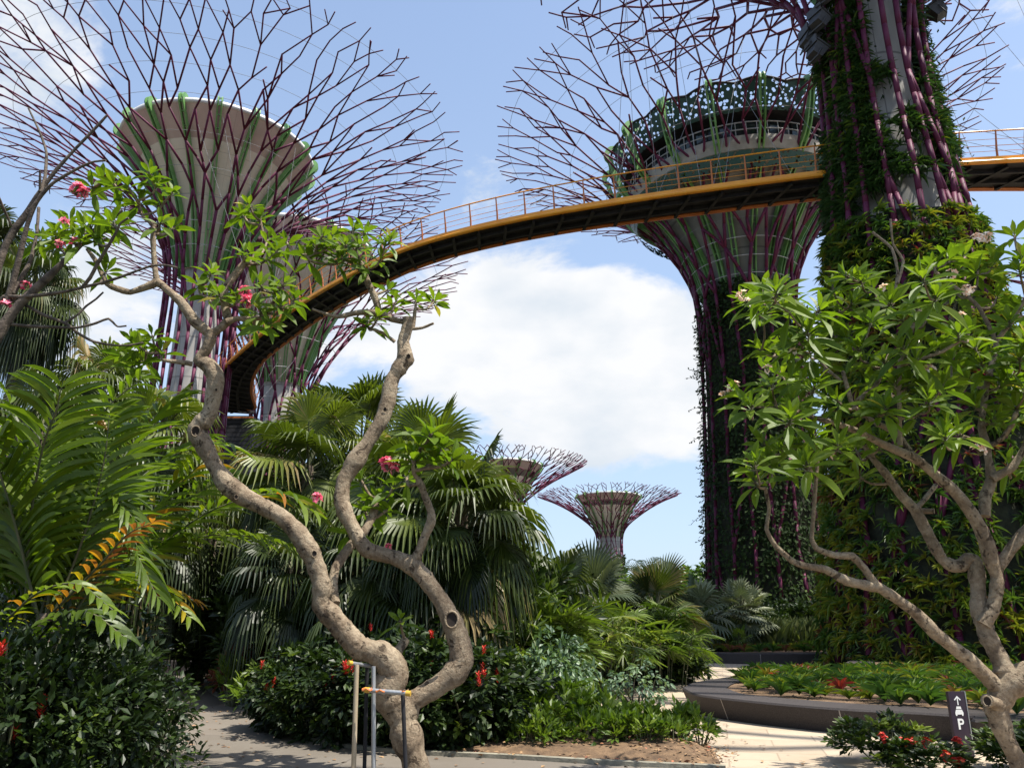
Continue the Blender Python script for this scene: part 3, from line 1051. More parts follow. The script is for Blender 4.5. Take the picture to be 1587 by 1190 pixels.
def bar_crown(root):
    mb = MB()
    lathe(mb, smooth([(2.6, 24.5), (3.2, 26.4), (4.1, 28.2), (5.6, 30.4), (7.0, 31.6)], 5), 64)
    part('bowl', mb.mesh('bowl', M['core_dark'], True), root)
    me = rib_mesh([(2.6, 24.5), (3.2, 26.4), (4.1, 28.2), (5.6, 30.4), (7.2, 31.8), (8.6, 33.2), (9.2, 34.6), (9.5, 35.7)], w=.3, depth=.34, hook=.75)
    for k in range(18):
        part('green_rib', me, root, rot=(0, 0, (k + .3) * 2 * math.pi / 18))
    mb = MB()
    lathe(mb, [(7.0, 31.6), (8.1, 32.0), (8.25, 32.6), (8.25, 33.0), (7.2, 33.02)], 72)
    part('balcony', mb.mesh('balcony', M['deck']), root)
    mb = MB()
    for z in (33.5, 34.05):
        a = np.arange(73) * 2 * math.pi / 72
        tube(mb, np.stack([8.15 * np.cos(a), 8.15 * np.sin(a), np.full(73, z)], -1), .045, 5, caps=False)
    for a in np.arange(72) * 2 * math.pi / 72:
        rods(mb, [[8.15 * math.cos(a), 8.15 * math.sin(a), 33]], [[8.15 * math.cos(a), 8.15 * math.sin(a), 34.05]], .03)
    part('balcony_railing', mb.mesh('balcony_railing', M['cable']), root)
    g, nt, b, out = base_mat('bar_glass')
    b.inputs['Base Color'].default_value = (.03, .045, .05, 1)
    b.inputs['Roughness'].default_value = .06
    b.inputs['Metallic'].default_value = .35
    M['glass'] = g
    mb = MB()
    lathe(mb, [(7.0, 33.0), (7.3, 34.75)], 54)
    part('window_ring', mb.mesh('window_ring', g), root)
    mb = MB()
    for a in np.arange(54) * 2 * math.pi / 54:
        rods(mb, [[7.06 * math.cos(a), 7.06 * math.sin(a), 33]], [[7.36 * math.cos(a), 7.36 * math.sin(a), 34.75]], .06, sides=4)
    part('mullion', mb.mesh('mullion', M['dark_steel']), root)
    mb = MB()
    lathe(mb, [(7.2, 34.73), (8.4, 34.75), (8.5, 34.95), (6.5, 35.2), (.02, 35.5)], 72)
    part('roof', mb.mesh('roof', M['dark_steel']), root)
    m, nt, b, out = base_mat('perforated_screen')
    L = nt.links.new
    tc = nt.nodes.new('ShaderNodeTexCoord')
    vo = nt.nodes.new('ShaderNodeTexVoronoi')
    vo.inputs['Scale'].default_value = 3.6
    L(tc.outputs['Object'], vo.inputs['Vector'])
    th = math_n(nt, 'LESS_THAN', vo.outputs['Distance'], .37)
    b.inputs['Base Color'].default_value = (.022, .075, .062, 1)
    b.inputs['Roughness'].default_value = .5
    trn = nt.nodes.new('ShaderNodeBsdfTransparent')
    mx = nt.nodes.new('ShaderNodeMixShader')
    L(th, mx.inputs[0])
    L(b.outputs[0], mx.inputs[1])
    L(trn.outputs[0], mx.inputs[2])
    L(mx.outputs[0], out.inputs[0])
    mb = MB()
    lathe(mb, [(8.45, 34.7), (8.75, 35.15), (9.05, 35.7), (9.3, 36.2), (9.5, 36.6)], 144, zfun=lambda i, a: (i / 4.) * .38 * np.abs(np.cos((a - .3 * 2 * math.pi / 18) * 9)) - .1 * i)
    part('roof_screen', mb.mesh('roof_screen', m, True), root)
    mb = MB()
    a = np.arange(289) * 2 * math.pi / 288
    tube(mb, np.stack([9.5 * np.cos(a), 9.5 * np.sin(a), 36.2 + .38 * np.abs(np.cos((a - .3 * 2 * math.pi / 18) * 9))], -1), .09, 5, caps=False)
    part('screen_edge', mb.mesh('screen_edge', M['dark_steel']), root)
    # second, lower perforated band under the balcony
    mb = MB()
    lathe(mb, [(7.6, 30.9), (8.15, 31.9)], 90)
    part('lower_screen', mb.mesh('lower_screen', m, True), root)


bar_crown(stB)

# C: the planted tree at right, close by
YC = 30.0
bC = at(1390, 350, YC)
profC = [(4.75, 0), (4.1, 5), (3.5, 10), (2.75, 18), (2.3, 25), (2.5, 29), (3.6, 32.2), (6.4, 35.4), (10.4, 37.8), (14.6, 39.2), (18.2, 39.8)]
stC = supertree('broad near supertree with plants all the way up its trunk, behind the white frangipani', bC, profC, 29.0,
                [(3.0, 0), (2.5, 8), (1.95, 17), (1.6, 28), (1.7, 32)], [(1.7, 31.5), (2.6, 33.4), (4.2, 35.8), (6.6, 38.5), (8, 40)], 38.5, 18, 16, 31, r0=.12, r1=.055,
                rings=(30.5, 32), sp=1.35, ds=(2.8, 1.5), core_mat='core_c', trunk_ds=5.0, diag=.55)


# another tree of the grove stands to the right of the viewer; its branches shade the plaza
supertree('supertree standing right of the viewer, outside the picture, shading the plaza', (29.5, 4.5, 0), [(3.6, 0), (2.8, 14), (2.5, 24), (3.6, 28), (6.4, 31), (10.4, 33.6), (14.6, 35), (17.6, 35.6)], 24.0,
          [(2, 0), (1.7, 25)], [(1.7, 24.6), (2.6, 28), (4.2, 31), (6.0, 34)], 32, 16, 14, 44, r0=.18, r1=.16, sp=2.2, ds=(3.4, 2.6))


def floodlight_mesh():
    mb = MB()
    box(mb, (0, 0, 0), (.5, .42, .5), taper=1.35)
    box(mb, (0, 0, .30), (.74, .62, .08))
    box(mb, (0, .38, .30), (.70, .06, .34), tilt=-.5)
    rods(mb, [[-.36, 0, -.45], [.36, 0, -.45], [-.36, 0, -.45]], [[-.36, 0, .05], [.36, 0, .05], [.36, 0, -.45]], .03, sides=4)
    return mb.mesh('floodlight', M['flood'])


fl = floodlight_mesh()
for th, z in ((205, 27.6), (215, 28.6), (196, 26.3), (190, 27.2), (228, 29.3), (244, 30.4), (300, 30.2), (312, 29.8), (326, 29.0), (338, 28.3), (262, 30.8), (285, 30.9)):
    a = math.radians(th)
    r = np.interp(z, [25, 29, 32], [2.35, 2.55, 3.6]) + .55
    part('floodlight', fl, stC, (r * math.cos(a), r * math.sin(a), z), (.5, 0, a - math.pi / 2), (1.15, 1.15, 1.15))
fe = supertree  # noqa

# ------------------------------------------------------------------ the skyway
near = [(1700, 236), (1587, 243), (1430, 252), (1270, 267), (1100, 289), (1000, 303), (900, 319), (800, 337), (700, 360), (620, 385), (560, 414), (500, 447), (450, 480), (400, 520), (345, 570), (318, 605), (312, 640)]
far_ = [(1700, 292), (1587, 290), (1430, 291), (1270, 304), (1100, 325), (1000, 338), (900, 351), (800, 367), (700, 390), (620, 415), (560, 443), (500, 480), (450, 515), (415, 550), (397, 580), (395, 606), (404, 630)]
nw = smooth(np.array([G(x, y, SK) for x, y in near]), 6)
ff = smooth(np.array([G(x, y, SK) for x, y in far_]), 6)


def resample(p, step):
    s = np.concatenate([[0], np.cumsum(np.linalg.norm(np.diff(p, axis=0), axis=1))])
    t = np.linspace(0, s[-1], max(3, int(s[-1] / step)))
    return np.stack([np.interp(t, s, p[:, k]) for k in range(3)], -1)


# keep a constant clear width: far edge follows the near one where they pinch
NW, FF = resample(nw, .5), []
for i, p in enumerate(NW):
    d = np.linalg.norm(ff[:, :2] - p[:2], axis=1)
    q = ff[d.argmin()]
    v = q[:2] - p[:2]
    l = np.linalg.norm(v)
    tgt = np.clip(l * .92, 1.9, 5.2)
    FF.append([p[0] + v[0] / l * tgt, p[1] + v[1] / l * tgt, SK])
FF = np.array(FF)
for _ in range(12):
    FF[1:-1] = (FF[:-2] + FF[1:-1] * 2 + FF[2:]) / 4
    NW[1:-1] = (NW[:-2] + NW[1:-1] * 2 + NW[2:]) / 4
mid = NW[len(NW) // 2].copy()
sky_root = thing('skyway', 'curved orange walkway bridge hung between the supertrees high above the garden', 'walkway bridge', (mid[0], mid[1], mid[2] - .38))
NL, FL = NW - mid, FF - mid
up = np.array([0, 0, 1.])


def ribbon(mb, a, b, z0, z1, tint=.5):
    """closed slab between two edge lines"""
    n = len(a)
    V = np.concatenate([np.column_stack([a[:, :2], np.full(n, z0)]), np.column_stack([b[:, :2], np.full(n, z0)]),
                        np.column_stack([b[:, :2], np.full(n, z1)]), np.column_stack([a[:, :2], np.full(n, z1)])])
    F = []
    for i in range(n - 1):
        for k in range(4):
            k2 = (k + 1) % 4
            F.append([k * n + i, k * n + i + 1, k2 * n + i + 1, k2 * n + i])
    mb.add(V, F, tint)


mb = MB()
ribbon(mb, NL, FL, .20, .30)
mb.obj('deck', M['dark_steel'], sky_root)
mb = MB()
q1, q2 = NL * .72 + FL * .28, NL * .66 + FL * .34
ribbon(mb, q1, q2, .0, .19)
q1, q2 = NL * .34 + FL * .66, NL * .28 + FL * .72
ribbon(mb, q1, q2, .0, .19)
mb.obj('girder', M['dark_steel'], sky_root)
for e, o, mt, nm in ((NL, FL, 'orange', 'edge_beam'), (FL, NL, 'rust', 'edge_beam')):
    mb = MB()
    inw = norm((o - e))
    ribbon(mb, e - inw * .07, e + inw * .07, .14, .44)
    tube(mb, e - inw * .10 + up * .18, .085, 8)
    tag(mb.obj(nm, M[mt], sky_root), label='orange edge beam facing the viewer' if mt == 'orange' else 'rust red edge beam on the far side')
for e, o in ((NL, FL), (FL, NL)):
    inw = norm(o - e)
    mb = MB()
    tube(mb, e - inw * .22 + up * 1.62, .035, 6)
    tube(mb, e - inw * .10 + up * .95, .016, 4)
    tube(mb, e - inw * .06 + up * .70, .012, 4)
    tube(mb, e - inw * .14 + up * 1.25, .012, 4)
    mb.obj('handrail', M['orange'], sky_root)
mbp = MB()
rods(mbp, [[0, 0, .3], [0, -.05, .8]], [[0, -.05, .8], [0, -.24, 1.64]], [.05, .045], [.045, .03], sides=6)
post = mbp.mesh('railing_post', M['rust'])
mbb = MB()
box(mbb, (0, 0, -.02), (.08, 1.0, .16))
box(mbb, (0, 0, -.10), (.16, 1.0, .03))
beam = mbb.mesh('cross_beam', M['dark_steel'])
for i in range(2, len(NL) - 1, 3):
    v = FL[i] - NL[i]
    w = np.linalg.norm(v[:2])
    rz = math.atan2(v[1], v[0]) - math.pi / 2
    part('railing_post', post, sky_root, NL[i], (0, 0, rz))
    if i % 6 == 2:
        part('railing_post', post, sky_root, FL[i], (0, 0, rz + math.pi))
    c_ = (NL[i] + FL[i]) / 2
    part('cross_beam', beam, sky_root, (c_[0], c_[1], .10), (0, 0, rz + .45), (1, w * .98, 1))
# hangers from the canopies
k = 0
for root, th0, th1, n_, rr in ((stB, 170, 330, 12, 9.), (stC, 100, 200, 8, 11.), (stC, -30, 60, 8, 11.), (stA, -80, 20, 9, 9.), (stA2, 200, 300, 7, 5.)):
    b0 = np.array(root.location)
    for a in np.radians(np.linspace(th0, th1, n_)):
        topz = 37.5 if root is not stA2 else 28.
        p0 = b0 + np.array([rr * math.cos(a), rr * math.sin(a), topz if rr > 6 else topz])
        e = FF if root is stA2 else NW
        j = np.linalg.norm(e[:, :2] - p0[:2], axis=1).argmin()
        j = int(np.clip(j + rng.integers(-6, 7), 0, len(e) - 1))
        mb = MB()
        rods(mb, [p0 - mid], [e[j] - mid + up * .3], .012, sides=4)
        mb.obj('hanger_cable', M['wire'], sky_root)
# slatted stair tower under the skyway's far end
sp_ = (NW[-1] + FF[-1]) / 2
st = thing('stair_tower', 'dark slatted stair tower below the far end of the skyway', 'stair tower', (sp_[0], sp_[1] + 3.2, 0))
mb = MB()
for z in np.arange(.3, 20.6, .42):
    for (x, y, sx, sy) in ((0, -2.6, 5.4, .10), (0, 2.6, 5.4, .10), (-2.6, 0, .10, 5.0), (2.6, 0, .10, 5.0)):
        box(mb, (x, y, z), (sx, sy, .37))
for (x, y, sx, sy) in ((0, -2.45, 4.8, .06), (0, 2.45, 4.8, .06), (-2.42, 0, .06, 4.6), (2.42, 0, .06, 4.6)):
    box(mb, (x, y, 10.2), (sx, sy, 20.2))
mb.obj('slat_cladding', M['dark_steel'], st)
mb = MB()
for x in (-2.5, 2.5):
    for y in (-2.4, 2.4):
        box(mb, (x, y, 10.4), (.18, .18, 20.6))
mb.obj('frame', M['dark_steel'], st)
mb = MB()
for q in range(9):
    z = q * 2.3
    for s_ in range(10):
        box(mb, (-2 + s_ * .42, (-1.2 if q % 2 else 1.2), z + s_ * .23 if q % 2 else z + (9 - s_) * .23), (.42, 1.8, .06))
mb.obj('stair_flight', M['dark_steel'], st)
mb = MB()
box(mb, (0, -2.75, 20.45), (5.6, .10, .12))
mb.obj('fascia', M['rust'], st)

# ================================================================== vegetation
UP = np.array([0, 0, 1.])


def fan_leaf_tpl(n=26, spread=290, cut=.5, fold=.06):
    """palmate blade: hub at the origin, axis +x, normal +z, radius 1; returns V, F, droop weight"""
    V, F, S = [], [], []
    A = np.radians(np.linspace(-spread / 2, spread / 2, n))
    da = math.radians(spread / (n - 1)) / 2
    for a in A:
        L = .72 + .28 * math.cos(a * .6)
        prof = [(0.03, da), (cut, da * .98), (cut + (1 - cut) * .45, da * .52), (1., da * .05)]
        b = len(V)
        for r, h in prof:
            r_ = r * L
            w = r_ * math.tan(h)
            lift = fold * (1 if r > .05 else .2) * min(1, w / .05) * .5
            for k, (yy, zz) in enumerate(((w, lift * .5), (0, -lift), (-w, lift * .5))):
                V.append([r_ * math.cos(a) - yy * math.sin(a), r_ * math.sin(a) + yy * math.cos(a), zz])
                S.append(max(0, r - cut * .55) / (1 - cut * .55))
        for i in range(len(prof) - 1):
            q = b + i * 3
            F += [[q, q + 1, q + 4, q + 3], [q + 1, q + 2, q + 5, q + 4]]
    return np.array(V), np.array(F), np.array(S)


FAN = fan_leaf_tpl(36, 285, .50)
FAN_STIFF = fan_leaf_tpl(34, 230, .62)
FAN_RHAPIS = fan_leaf_tpl(10, 230, .12)
FAN_SMALL = fan_leaf_tpl(16, 260, .5)


def fan_blades(mb, pos, d, up, R, tpl, tint, droop, mat=0):
    V, F, S = tpl
    pos, d = np.asarray(pos, float), norm(d)
    n = len(pos)
    y = norm(np.cross(up, d))
    z = np.cross(d, y)
    R = np.broadcast_to(R, (n,))
    W = pos[:, None] + (V[None, :, 0:1] * d[:, None] + V[None, :, 1:2] * y[:, None] + V[None, :, 2:3] * z[:, None]) * R[:, None, None]
    dr = np.broadcast_to(droop, (n,))
    jit = 1 + .25 * rng.normal(size=(n, len(V) // 12))
    jit = np.repeat(jit, 12, 1)
    W[:, :, 2] -= (dr * R)[:, None] * S[None] ** 2.4 * jit
    ctr = pos[:, None, :2]
    W[:, :, :2] = ctr + (W[:, :, :2] - ctr) * (1 - .30 * np.clip(dr, 0, 1)[:, None, None] * S[None, :, None] ** 2)
    k = len(V)
    FF = (F[None] + (np.arange(n) * k)[:, None, None]).reshape(-1, 4)
    tt = np.repeat(np.broadcast_to(tint, (n,)), k) + np.tile(np.repeat(rng.normal(0, .07, len(V) // 12), 12), n)
    mb.add(W.reshape(-1, 3), FF, np.clip(tt, 0, 1), mat)


def fan_palm(name, label, base, height, n, R, pet, mat='palm', tpl=FAN, elev=(-50, 82), droop=(.35, .8), trunk_r=.14, group=None, seed=0, cat='palm', dead=.05, tb=.5, lean=(0, 0), taper=1., petmat='stem'):
    """trunk with ring scars and a crown of costapalmate leaves; base on the ground"""
    global rng
    keep, rng = rng, np.random.default_rng(seed + 1000)
    root = thing(name, label, cat, base, 0, group)
    if height > .25:
        mb = MB()
        z = np.linspace(0, height, max(6, int(height / .12)))
        pts = np.column_stack([lean[0] * (z / height) ** 1.5, lean[1] * (z / height) ** 1.5, z])
        r = trunk_r * (1.25 - .35 * (z / height) ** .6 * taper) * (1 + .07 * ((np.arange(len(z)) % 2) * 2 - 1))
        tube(mb, pts, r, 10, lump=.03)
        part('trunk', mb.mesh('trunk', M['palmbark'], True), root)
    top = np.array([lean[0], lean[1], height])
    mb = MB()
    i = np.arange(n)
    az = i * 2.39996 + rng.normal(0, .2, n)
    f = (i + .5) / n
    el = np.radians(elev[1] + (elev[0] - elev[1]) * f ** .9) + rng.normal(0, .09, n)
    d0 = np.stack([np.cos(el) * np.cos(az), np.cos(el) * np.sin(az), np.sin(el)], -1)
    L = pet * rng.uniform(.8, 1.15, n)
    bend = np.clip(.55 - el * .25, .1, 1.0)
    P0 = np.tile(top, (n, 1)) - UP * (f[:, None] * min(.5, height * .2))
    P1 = P0 + d0 * (L * .55)[:, None]
    d1 = norm(d0 - UP * (bend * .55)[:, None])
    P2 = P1 + d1 * (L * .45)[:, None]
    rp = .018 + .008 * R
    rods(mb, P0, P1, rp, rp * .8, 5, mat=1, tint=.5)
    rods(mb, P1, P2, rp * .8, rp * .55, 5, mat=1, tint=.5)
    d2 = norm(d1 - UP * (bend * .6)[:, None] + rng.normal(0, .10, (n, 3)))
    tint = np.clip(tb + rng.normal(0, .16, n) + .12 * np.sin(el), 0, .86)
    tint[rng.random(n) < dead] = .97
    dr = droop[0] + (droop[1] - droop[0]) * f
    fan_blades(mb, P2, d2, UP + rng.normal(0, .22, (n, 3)), R * rng.uniform(.82, 1.12, n), tpl, tint, dr)
    part('crown', mb.mesh('crown', [M[mat], M[petmat]]), root)
    rng = keep
    return root


def ground_below(px, py, Y):
    p = P(px, py, Y)
    return (p[0], p[1], 0.), p[2]


def palm_at(name, label, px, py, Y, n, R, pet, **kw):
    b, h = ground_below(px, py, Y)
    return fan_palm(name, label, b, h, n, R, pet, **kw)


# ------------------------------------------------------------------ frond with strap pinnae
def frond(mb, pts, n, ln, wd, tint, twist=0., up=None, sag=.25, tip=.35, base_skip=.12, ang=58, tend=None, rach_r=.014):
    p = smooth(np.asarray(pts, float), 8)
    s = np.concatenate([[0], np.cumsum(np.linalg.norm(np.diff(p, axis=0), axis=1))])
    t = np.linspace(base_skip, 1, n)
    q = np.stack([np.interp(t * s[-1], s, p[:, k]) for k in range(3)], -1)
    tg = norm(np.gradient(q, axis=0))
    upv = np.asarray(up if up is not None else UP, float)
    side = norm(np.cross(upv, tg))
    nrm = np.cross(tg, side)
    prof = np.interp(t, [base_skip, .35, .6, .85, 1], [.75, 1, 1, .85, tip])
    c, sn = math.cos(math.radians(ang)), math.sin(math.radians(ang))
    for sg in (-1, 1):
        d = tg * c + side * sg * sn + nrm * .18 + rng.normal(0, .06, (n, 3))
        tt = np.clip(tint + rng.normal(0, .10, n) * (tint < .8) + rng.normal(0, .04, n) + (0 if tend is None else (tend - tint) * t), 0, 1)
        leaves(mb, q, d, nrm * 1. + side * sg * -.35 + rng.normal(0, .28, (n, 3)), ln * prof * rng.uniform(.9, 1.08, n), wd, tt, LEAF_S2, sag=sag)
    tube(mb, p, np.linspace(rach_r, rach_r * .3, len(p)), 6, tint=.35, mat=1)


LEAF_S2 = lance(5, .10, .10, .35, .42)


# ------------------------------------------------------------------ shrubs
def shrub_mesh(name, rad, nclump, per, ln, wd, mats, tint=(.5, .16), seed=0, hole=.0, upb=.5, low=-.2, stems=10, tpl=LEAF_B, hang=0., clump_r=.16, spikes=0):
    global rng
    keep, rng = rng, np.random.default_rng(seed)
    rad = np.asarray(rad, float)
    c = rand_dirs(nclump, low, 1.) * (rng.uniform(.25, 1, (nclump, 1)) ** .35) * rng.uniform(.72, 1.28, (nclump, 1)) * rad
    c[:, 2] = np.maximum(c[:, 2], -rad[2] * .9)
    mb = MB()
    N = nclump * per
    ci = np.repeat(np.arange(nclump), per)
    cd = norm(c / rad)
    d = norm(rand_dirs(N) + cd[ci] * .7 + UP * upb)
    pos = c[ci] + d * (clump_r * rng.uniform(.1, 1, (N, 1))) * rad.mean()
    ct = rng.normal(0, tint[1], nclump)
    tt = np.clip(tint[0] + ct[ci] + rng.normal(0, .08, N), 0, 1)
    dd = norm(d - UP * hang)
    leaves(mb, pos, dd, UP + rng.normal(0, .45, (N, 3)), ln * rng.uniform(.6, 1.2, N), wd * rng.uniform(.75, 1.2, N), tt, tpl)
    k = rng.choice(nclump, min(stems, nclump), False)
    for j in k:
        a = np.array([c[j][0] * .15, c[j][1] * .15, -rad[2]])
        tube(mb, smooth([a, (a + c[j]) / 2 + rng.normal(0, .05, 3) * rad, c[j]], 4), np.linspace(.018, .006, 9) * (1 + rad[2] * .3), 5, mat=1, caps=False)
    me = mb.mesh(name, mats)
    rng = keep
    return me, c


def flower_spike_mesh(h=.18, r=.022, n=26, mat='red'):
    mb = MB()
    i = np.arange(n)
    z = i / n * h
    a = i * 2.4
    rr = r * (1 - .6 * i / n)
    pos = np.column_stack([rr * .3 * np.cos(a), rr * .3 * np.sin(a), z])
    d = np.column_stack([np.cos(a), np.sin(a), np.full(n, 1.5)])
    leaves(mb, pos, d, np.tile(UP, (n, 1)), .055, .011, rng.uniform(0, .8, n), PETAL)
    return mb.mesh('flower_spike', M[mat])


def flower_cluster_mesh(n=12, rad=.08, size=.045, mat='pink', seed=0):
    rg = np.random.default_rng(seed)
    mb = MB()
    for c in range(n):
        o = norm(rg.normal(size=3) + UP * .6) * rad * rg.uniform(.4, 1)
        ax = norm(o + UP * .03)
        u = norm(np.cross(ax, [.3, .9, .1]))
        w = np.cross(ax, u)
        a = np.arange(5) * 2 * math.pi / 5
        d = np.cos(a)[:, None] * u + np.sin(a)[:, None] * w + ax * .45
        leaves(mb, np.tile(o, (5, 1)), d, np.tile(ax, (5, 1)), size * rg.uniform(.8, 1.1), size * .42, rg.uniform(0, 1, 5), PETAL)
        rods(mb, [[0, 0, -rad]], [o], .004, sides=4, mat=1)
    return mb.mesh('flower_cluster', [M[mat], M['stem']])


PINKS = [flower_cluster_mesh(n, .07 * (n / 12) ** .4, .05, 'pink', n) for n in (5, 12, 20)]
CREAMS = [flower_cluster_mesh(n, .06 * (n / 12) ** .4, .040, 'cream', n) for n in (4, 9, 14)]
SPIKE = [flower_spike_mesh(.17), flower_spike_mesh(.11, .02, 18)]


# ------------------------------------------------------------------ frangipani trees, traced limbs
class Frangi:
    def __init__(s, name, label, base_px, Y, leaf_len=.32, leaf_n=11, mat='frangi', bark='bark', cat='frangipani tree'):
        p = P(*base_px, Y)
        s.base = np.array([p[0], p[1], 0.])
        s.root = thing(name, label, cat, s.base)
        s.wood, s.fol, s.Y = MB(), MB(), Y
        s.sk, s.skp, s.skr = [], [], []
        s.ll, s.ln, s.mat, s.bark = leaf_len, leaf_n, mat, bark
        s.ws = 1.
        s.lw = .145

    def limb(s, pts, Y0=None, Y1=None, sides=12, lump=.035):
        """pts: (px, py, width px); depth runs from Y0 to Y1"""
        Y0 = s.Y if Y0 is None else Y0
        Y1 = Y0 if Y1 is None else Y1
        pp = np.array(pts, float)
        pp[:, 2] *= s.ws
        if sides > 9:
            pp[1:-1, 2] *= rng.uniform(.86, 1.07, len(pp) - 2)
        q = smooth(pp, 6)
        ln_ = np.vstack([pp[i] + (pp[i + 1] - pp[i]) * (j / 6.) for i in range(len(pp) - 1) for j in range(6)] + [pp[-1]]) if len(pp) > 2 else q[:]
        if len(ln_) == len(q):
            q = q * .5 + ln_ * .5
        L = np.concatenate([[0], np.cumsum(np.linalg.norm(np.diff(q[:, :2], axis=0), axis=1))])
        Yv = Y0 + (Y1 - Y0) * L / L[-1]
        W = np.array([P(a, b, y) for (a, b, _), y in zip(q, Yv)])
        r = np.array([w / 2 * T(a, b, y) for (a, b, w), y in zip(q, Yv)])
        wob = 1 + .06 * np.interp(np.arange(len(r)), np.arange(0, len(r) + 3, 3), rng.normal(0, 1, len(np.arange(0, len(r) + 3, 3)))).clip(-1, 1.4)
        tube(s.wood, W - s.base, r * wob, sides, lump=lump)
        s.sk += list(W)
        s.skp += [(a, b, y) for (a, b, _), y in zip(q, Yv)]
        s.skr += list(r)
        return W

    def knot(s, px, py, w, Y, mat=1):
        p = P(px, py, Y) - s.base
        to = norm(np.array([0, 0, EYE]) - s.base - p)
        r = w / 2 * T(px, py, Y)
        u = norm(np.cross(to, UP))
        v = np.cross(u, to)
        a = np.arange(13) * 2 * math.pi / 12
        tube(s.wood, [p + to * r * .1 + (u * math.cos(x) + v * math.sin(x) * 1.25) * r for x in a], r * .20, 6, caps=False)
        c = p + to * r * .02
        V = [c] + [c + to * r * .08 + (u * math.cos(x) + v * math.sin(x) * 1.25) * r * .95 for x in a[:-1]]
        s.wood.add(V, [[0, 1 + k, 1 + (k + 1) % 12] for k in range(12)], .5, mat)

    def rosettes(s, pts, Yoff=(-.5, .5), dense=1., size=1., twig=5.):
        """pts: (px, py); each end of a twig carries a whorl of leaves"""
        todo = [(a[0], a[1], (a[2] if len(a) > 2 else None)) for a in pts]
        ends = []
        while todo:
            sp = np.array(s.skp)
            best = None
            for i, (x, y, yy) in enumerate(todo):
                dx, dy = sp[:, 0] - x, sp[:, 1] - y
                c = np.hypot(dx, dy) + np.where(dy < 8, 25, 0) + np.where(np.array(s.skr) > .09, 30, 0)
                j = c.argmin()
                if best is None or c[j] < best[0]:
                    best = (c[j], i, j)
            _, i, j = best
            x, y, yy = todo.pop(i)
            Yj = s.skp[j][2]
            Yt = (Yj + rng.uniform(*Yoff)) if yy is None else yy
            A, B = s.sk[j], P(x, y, Yt)
            L = np.linalg.norm(B - A)
            mid = A + (B - A) * .55 - UP * L * .16 + rng.normal(0, .05, 3) * L
            q = smooth([A, mid, B], 5)
            r1 = twig / 2 * T(x, y, Yt)
            tube(s.wood, q - s.base, np.linspace(min(r1 * 1.35, s.skr[j]), r1 * .8, len(q)), 7, lump=.05)
            pr = np.linspace(0, 1, len(q))
            s.sk += list(q[3:-1])
            s.skp += [(s.skp[j][0] + (x - s.skp[j][0]) * t, s.skp[j][1] + (y - s.skp[j][1]) * t, Yj + (Yt - Yj) * t) for t in pr[3:-1]]
            s.skr += [r1] * (len(q) - 4)
            ax = norm(norm(B - mid) + UP * .7)
            s.whorl(B, ax, dense, size)
            ends.append((B, ax))
        return ends

    def whorl(s, B, ax, dense=1., size=1.):
        n = int(round(s.ln * dense * rng.uniform(.75, 1.25)))
        k = np.arange(n)
        a = k * 2.39996 + rng.uniform(0, 6)
        f = (k + .5) / n
        u = norm(np.cross(ax, [.31, .2, .9] if abs(ax[2]) < .9 else [1., .2, 0]))
        w = np.cross(ax, u)
        el = np.radians(74 - 88 * f) + rng.normal(0, .16, n)
        d = np.cos(el)[:, None] * (np.cos(a)[:, None] * u + np.sin(a)[:, None] * w) + np.sin(el)[:, None] * ax
        ln = s.ll * size * (.62 + .5 * f) * rng.uniform(.8, 1.15, n)
        tt = np.clip(.62 - .25 * f + rng.normal(0, .13, n), 0, .92)
        tt[rng.random(n) < .015] = 1.
        pos = B - s.base - ax * (f[:, None] * .07)
        leaves(s.fol, pos + d * .03, d, ax + rng.normal(0, .18, (n, 3)), ln, ln * s.lw, tt, LEAF_A, sag=.10)
        rods(s.fol, pos, pos + d * .045, .005, sides=4, mat=1)

    def flowers(s, pts, kinds, label=None):
        for x, y, Y, k in pts:
            part('flower_cluster', kinds[k], s.root, P(x, y, Y) - s.base, (rng.uniform(-.3, .3), rng.uniform(-.3, .3), rng.uniform(0, 6)), label=label)

    def done(s):
        part('trunk', s.wood.mesh('trunk', [M[s.bark], M['hole'], M['cut']], True), s.root)
        if s.fol.v:
            part('leaves', s.fol.mesh('leaves', [M[s.mat], M['stem']]), s.root)


# ---- the leaning pink frangipani in the middle
fl_ = Frangi('frangipani_tree', 'pink flowered frangipani with two crooked bare limbs, propped on metal poles', (650, 1215), 9.0, leaf_len=.30, leaf_n=10)
fl_.lw = .18
fl_.ws = .93
fl_.limb([(652, 1240, 58), (645, 1190, 50), (633, 1150, 46), (625, 1120, 46), (620, 1096, 52), (612, 1080, 54)], 9.0, 9.0, 16)
fl_.limb([(624, 1120, 40), (640, 1086, 40), (669, 1069, 38), (702, 1045, 41), (716, 1025, 38), (712, 995, 34), (702, 966, 34), (686, 934, 30), (659, 897, 29), (639, 876, 30), (608, 863, 28), (568, 851, 28),
          (549, 822, 26), (535, 795, 26), (529, 775, 27), (533, 745, 27), (551, 714, 28), (571, 684, 27), (592, 650, 27), (601, 622, 26), (607, 590, 26), (618, 572, 24), (628, 556, 26), (625, 530, 20), (631, 508, 19), (633, 494, 19)], 9.0, 9.5, 14)
fl_.limb([(620, 1110, 44), (606, 1084, 52), (602, 1066, 50), (612, 1046, 48), (604, 1026, 46), (588, 1012, 44), (558, 1004, 40), (534, 979, 38), (511, 951, 38), (497, 936, 36), (499, 911, 33), (491, 881, 33),
          (480, 854, 31), (462, 826, 32), (437, 801, 30), (410, 786, 30), (375, 768, 31), (350, 748, 31), (331, 718, 29), (315, 688, 31), (304, 668, 33), (316, 652, 30), (325, 640, 27), (331, 616, 25), (335, 586, 26),
          (324, 567, 25), (309, 558, 22), (320, 541, 20), (326, 526, 19), (326, 513, 19)], 9.0, 8.5, 14)
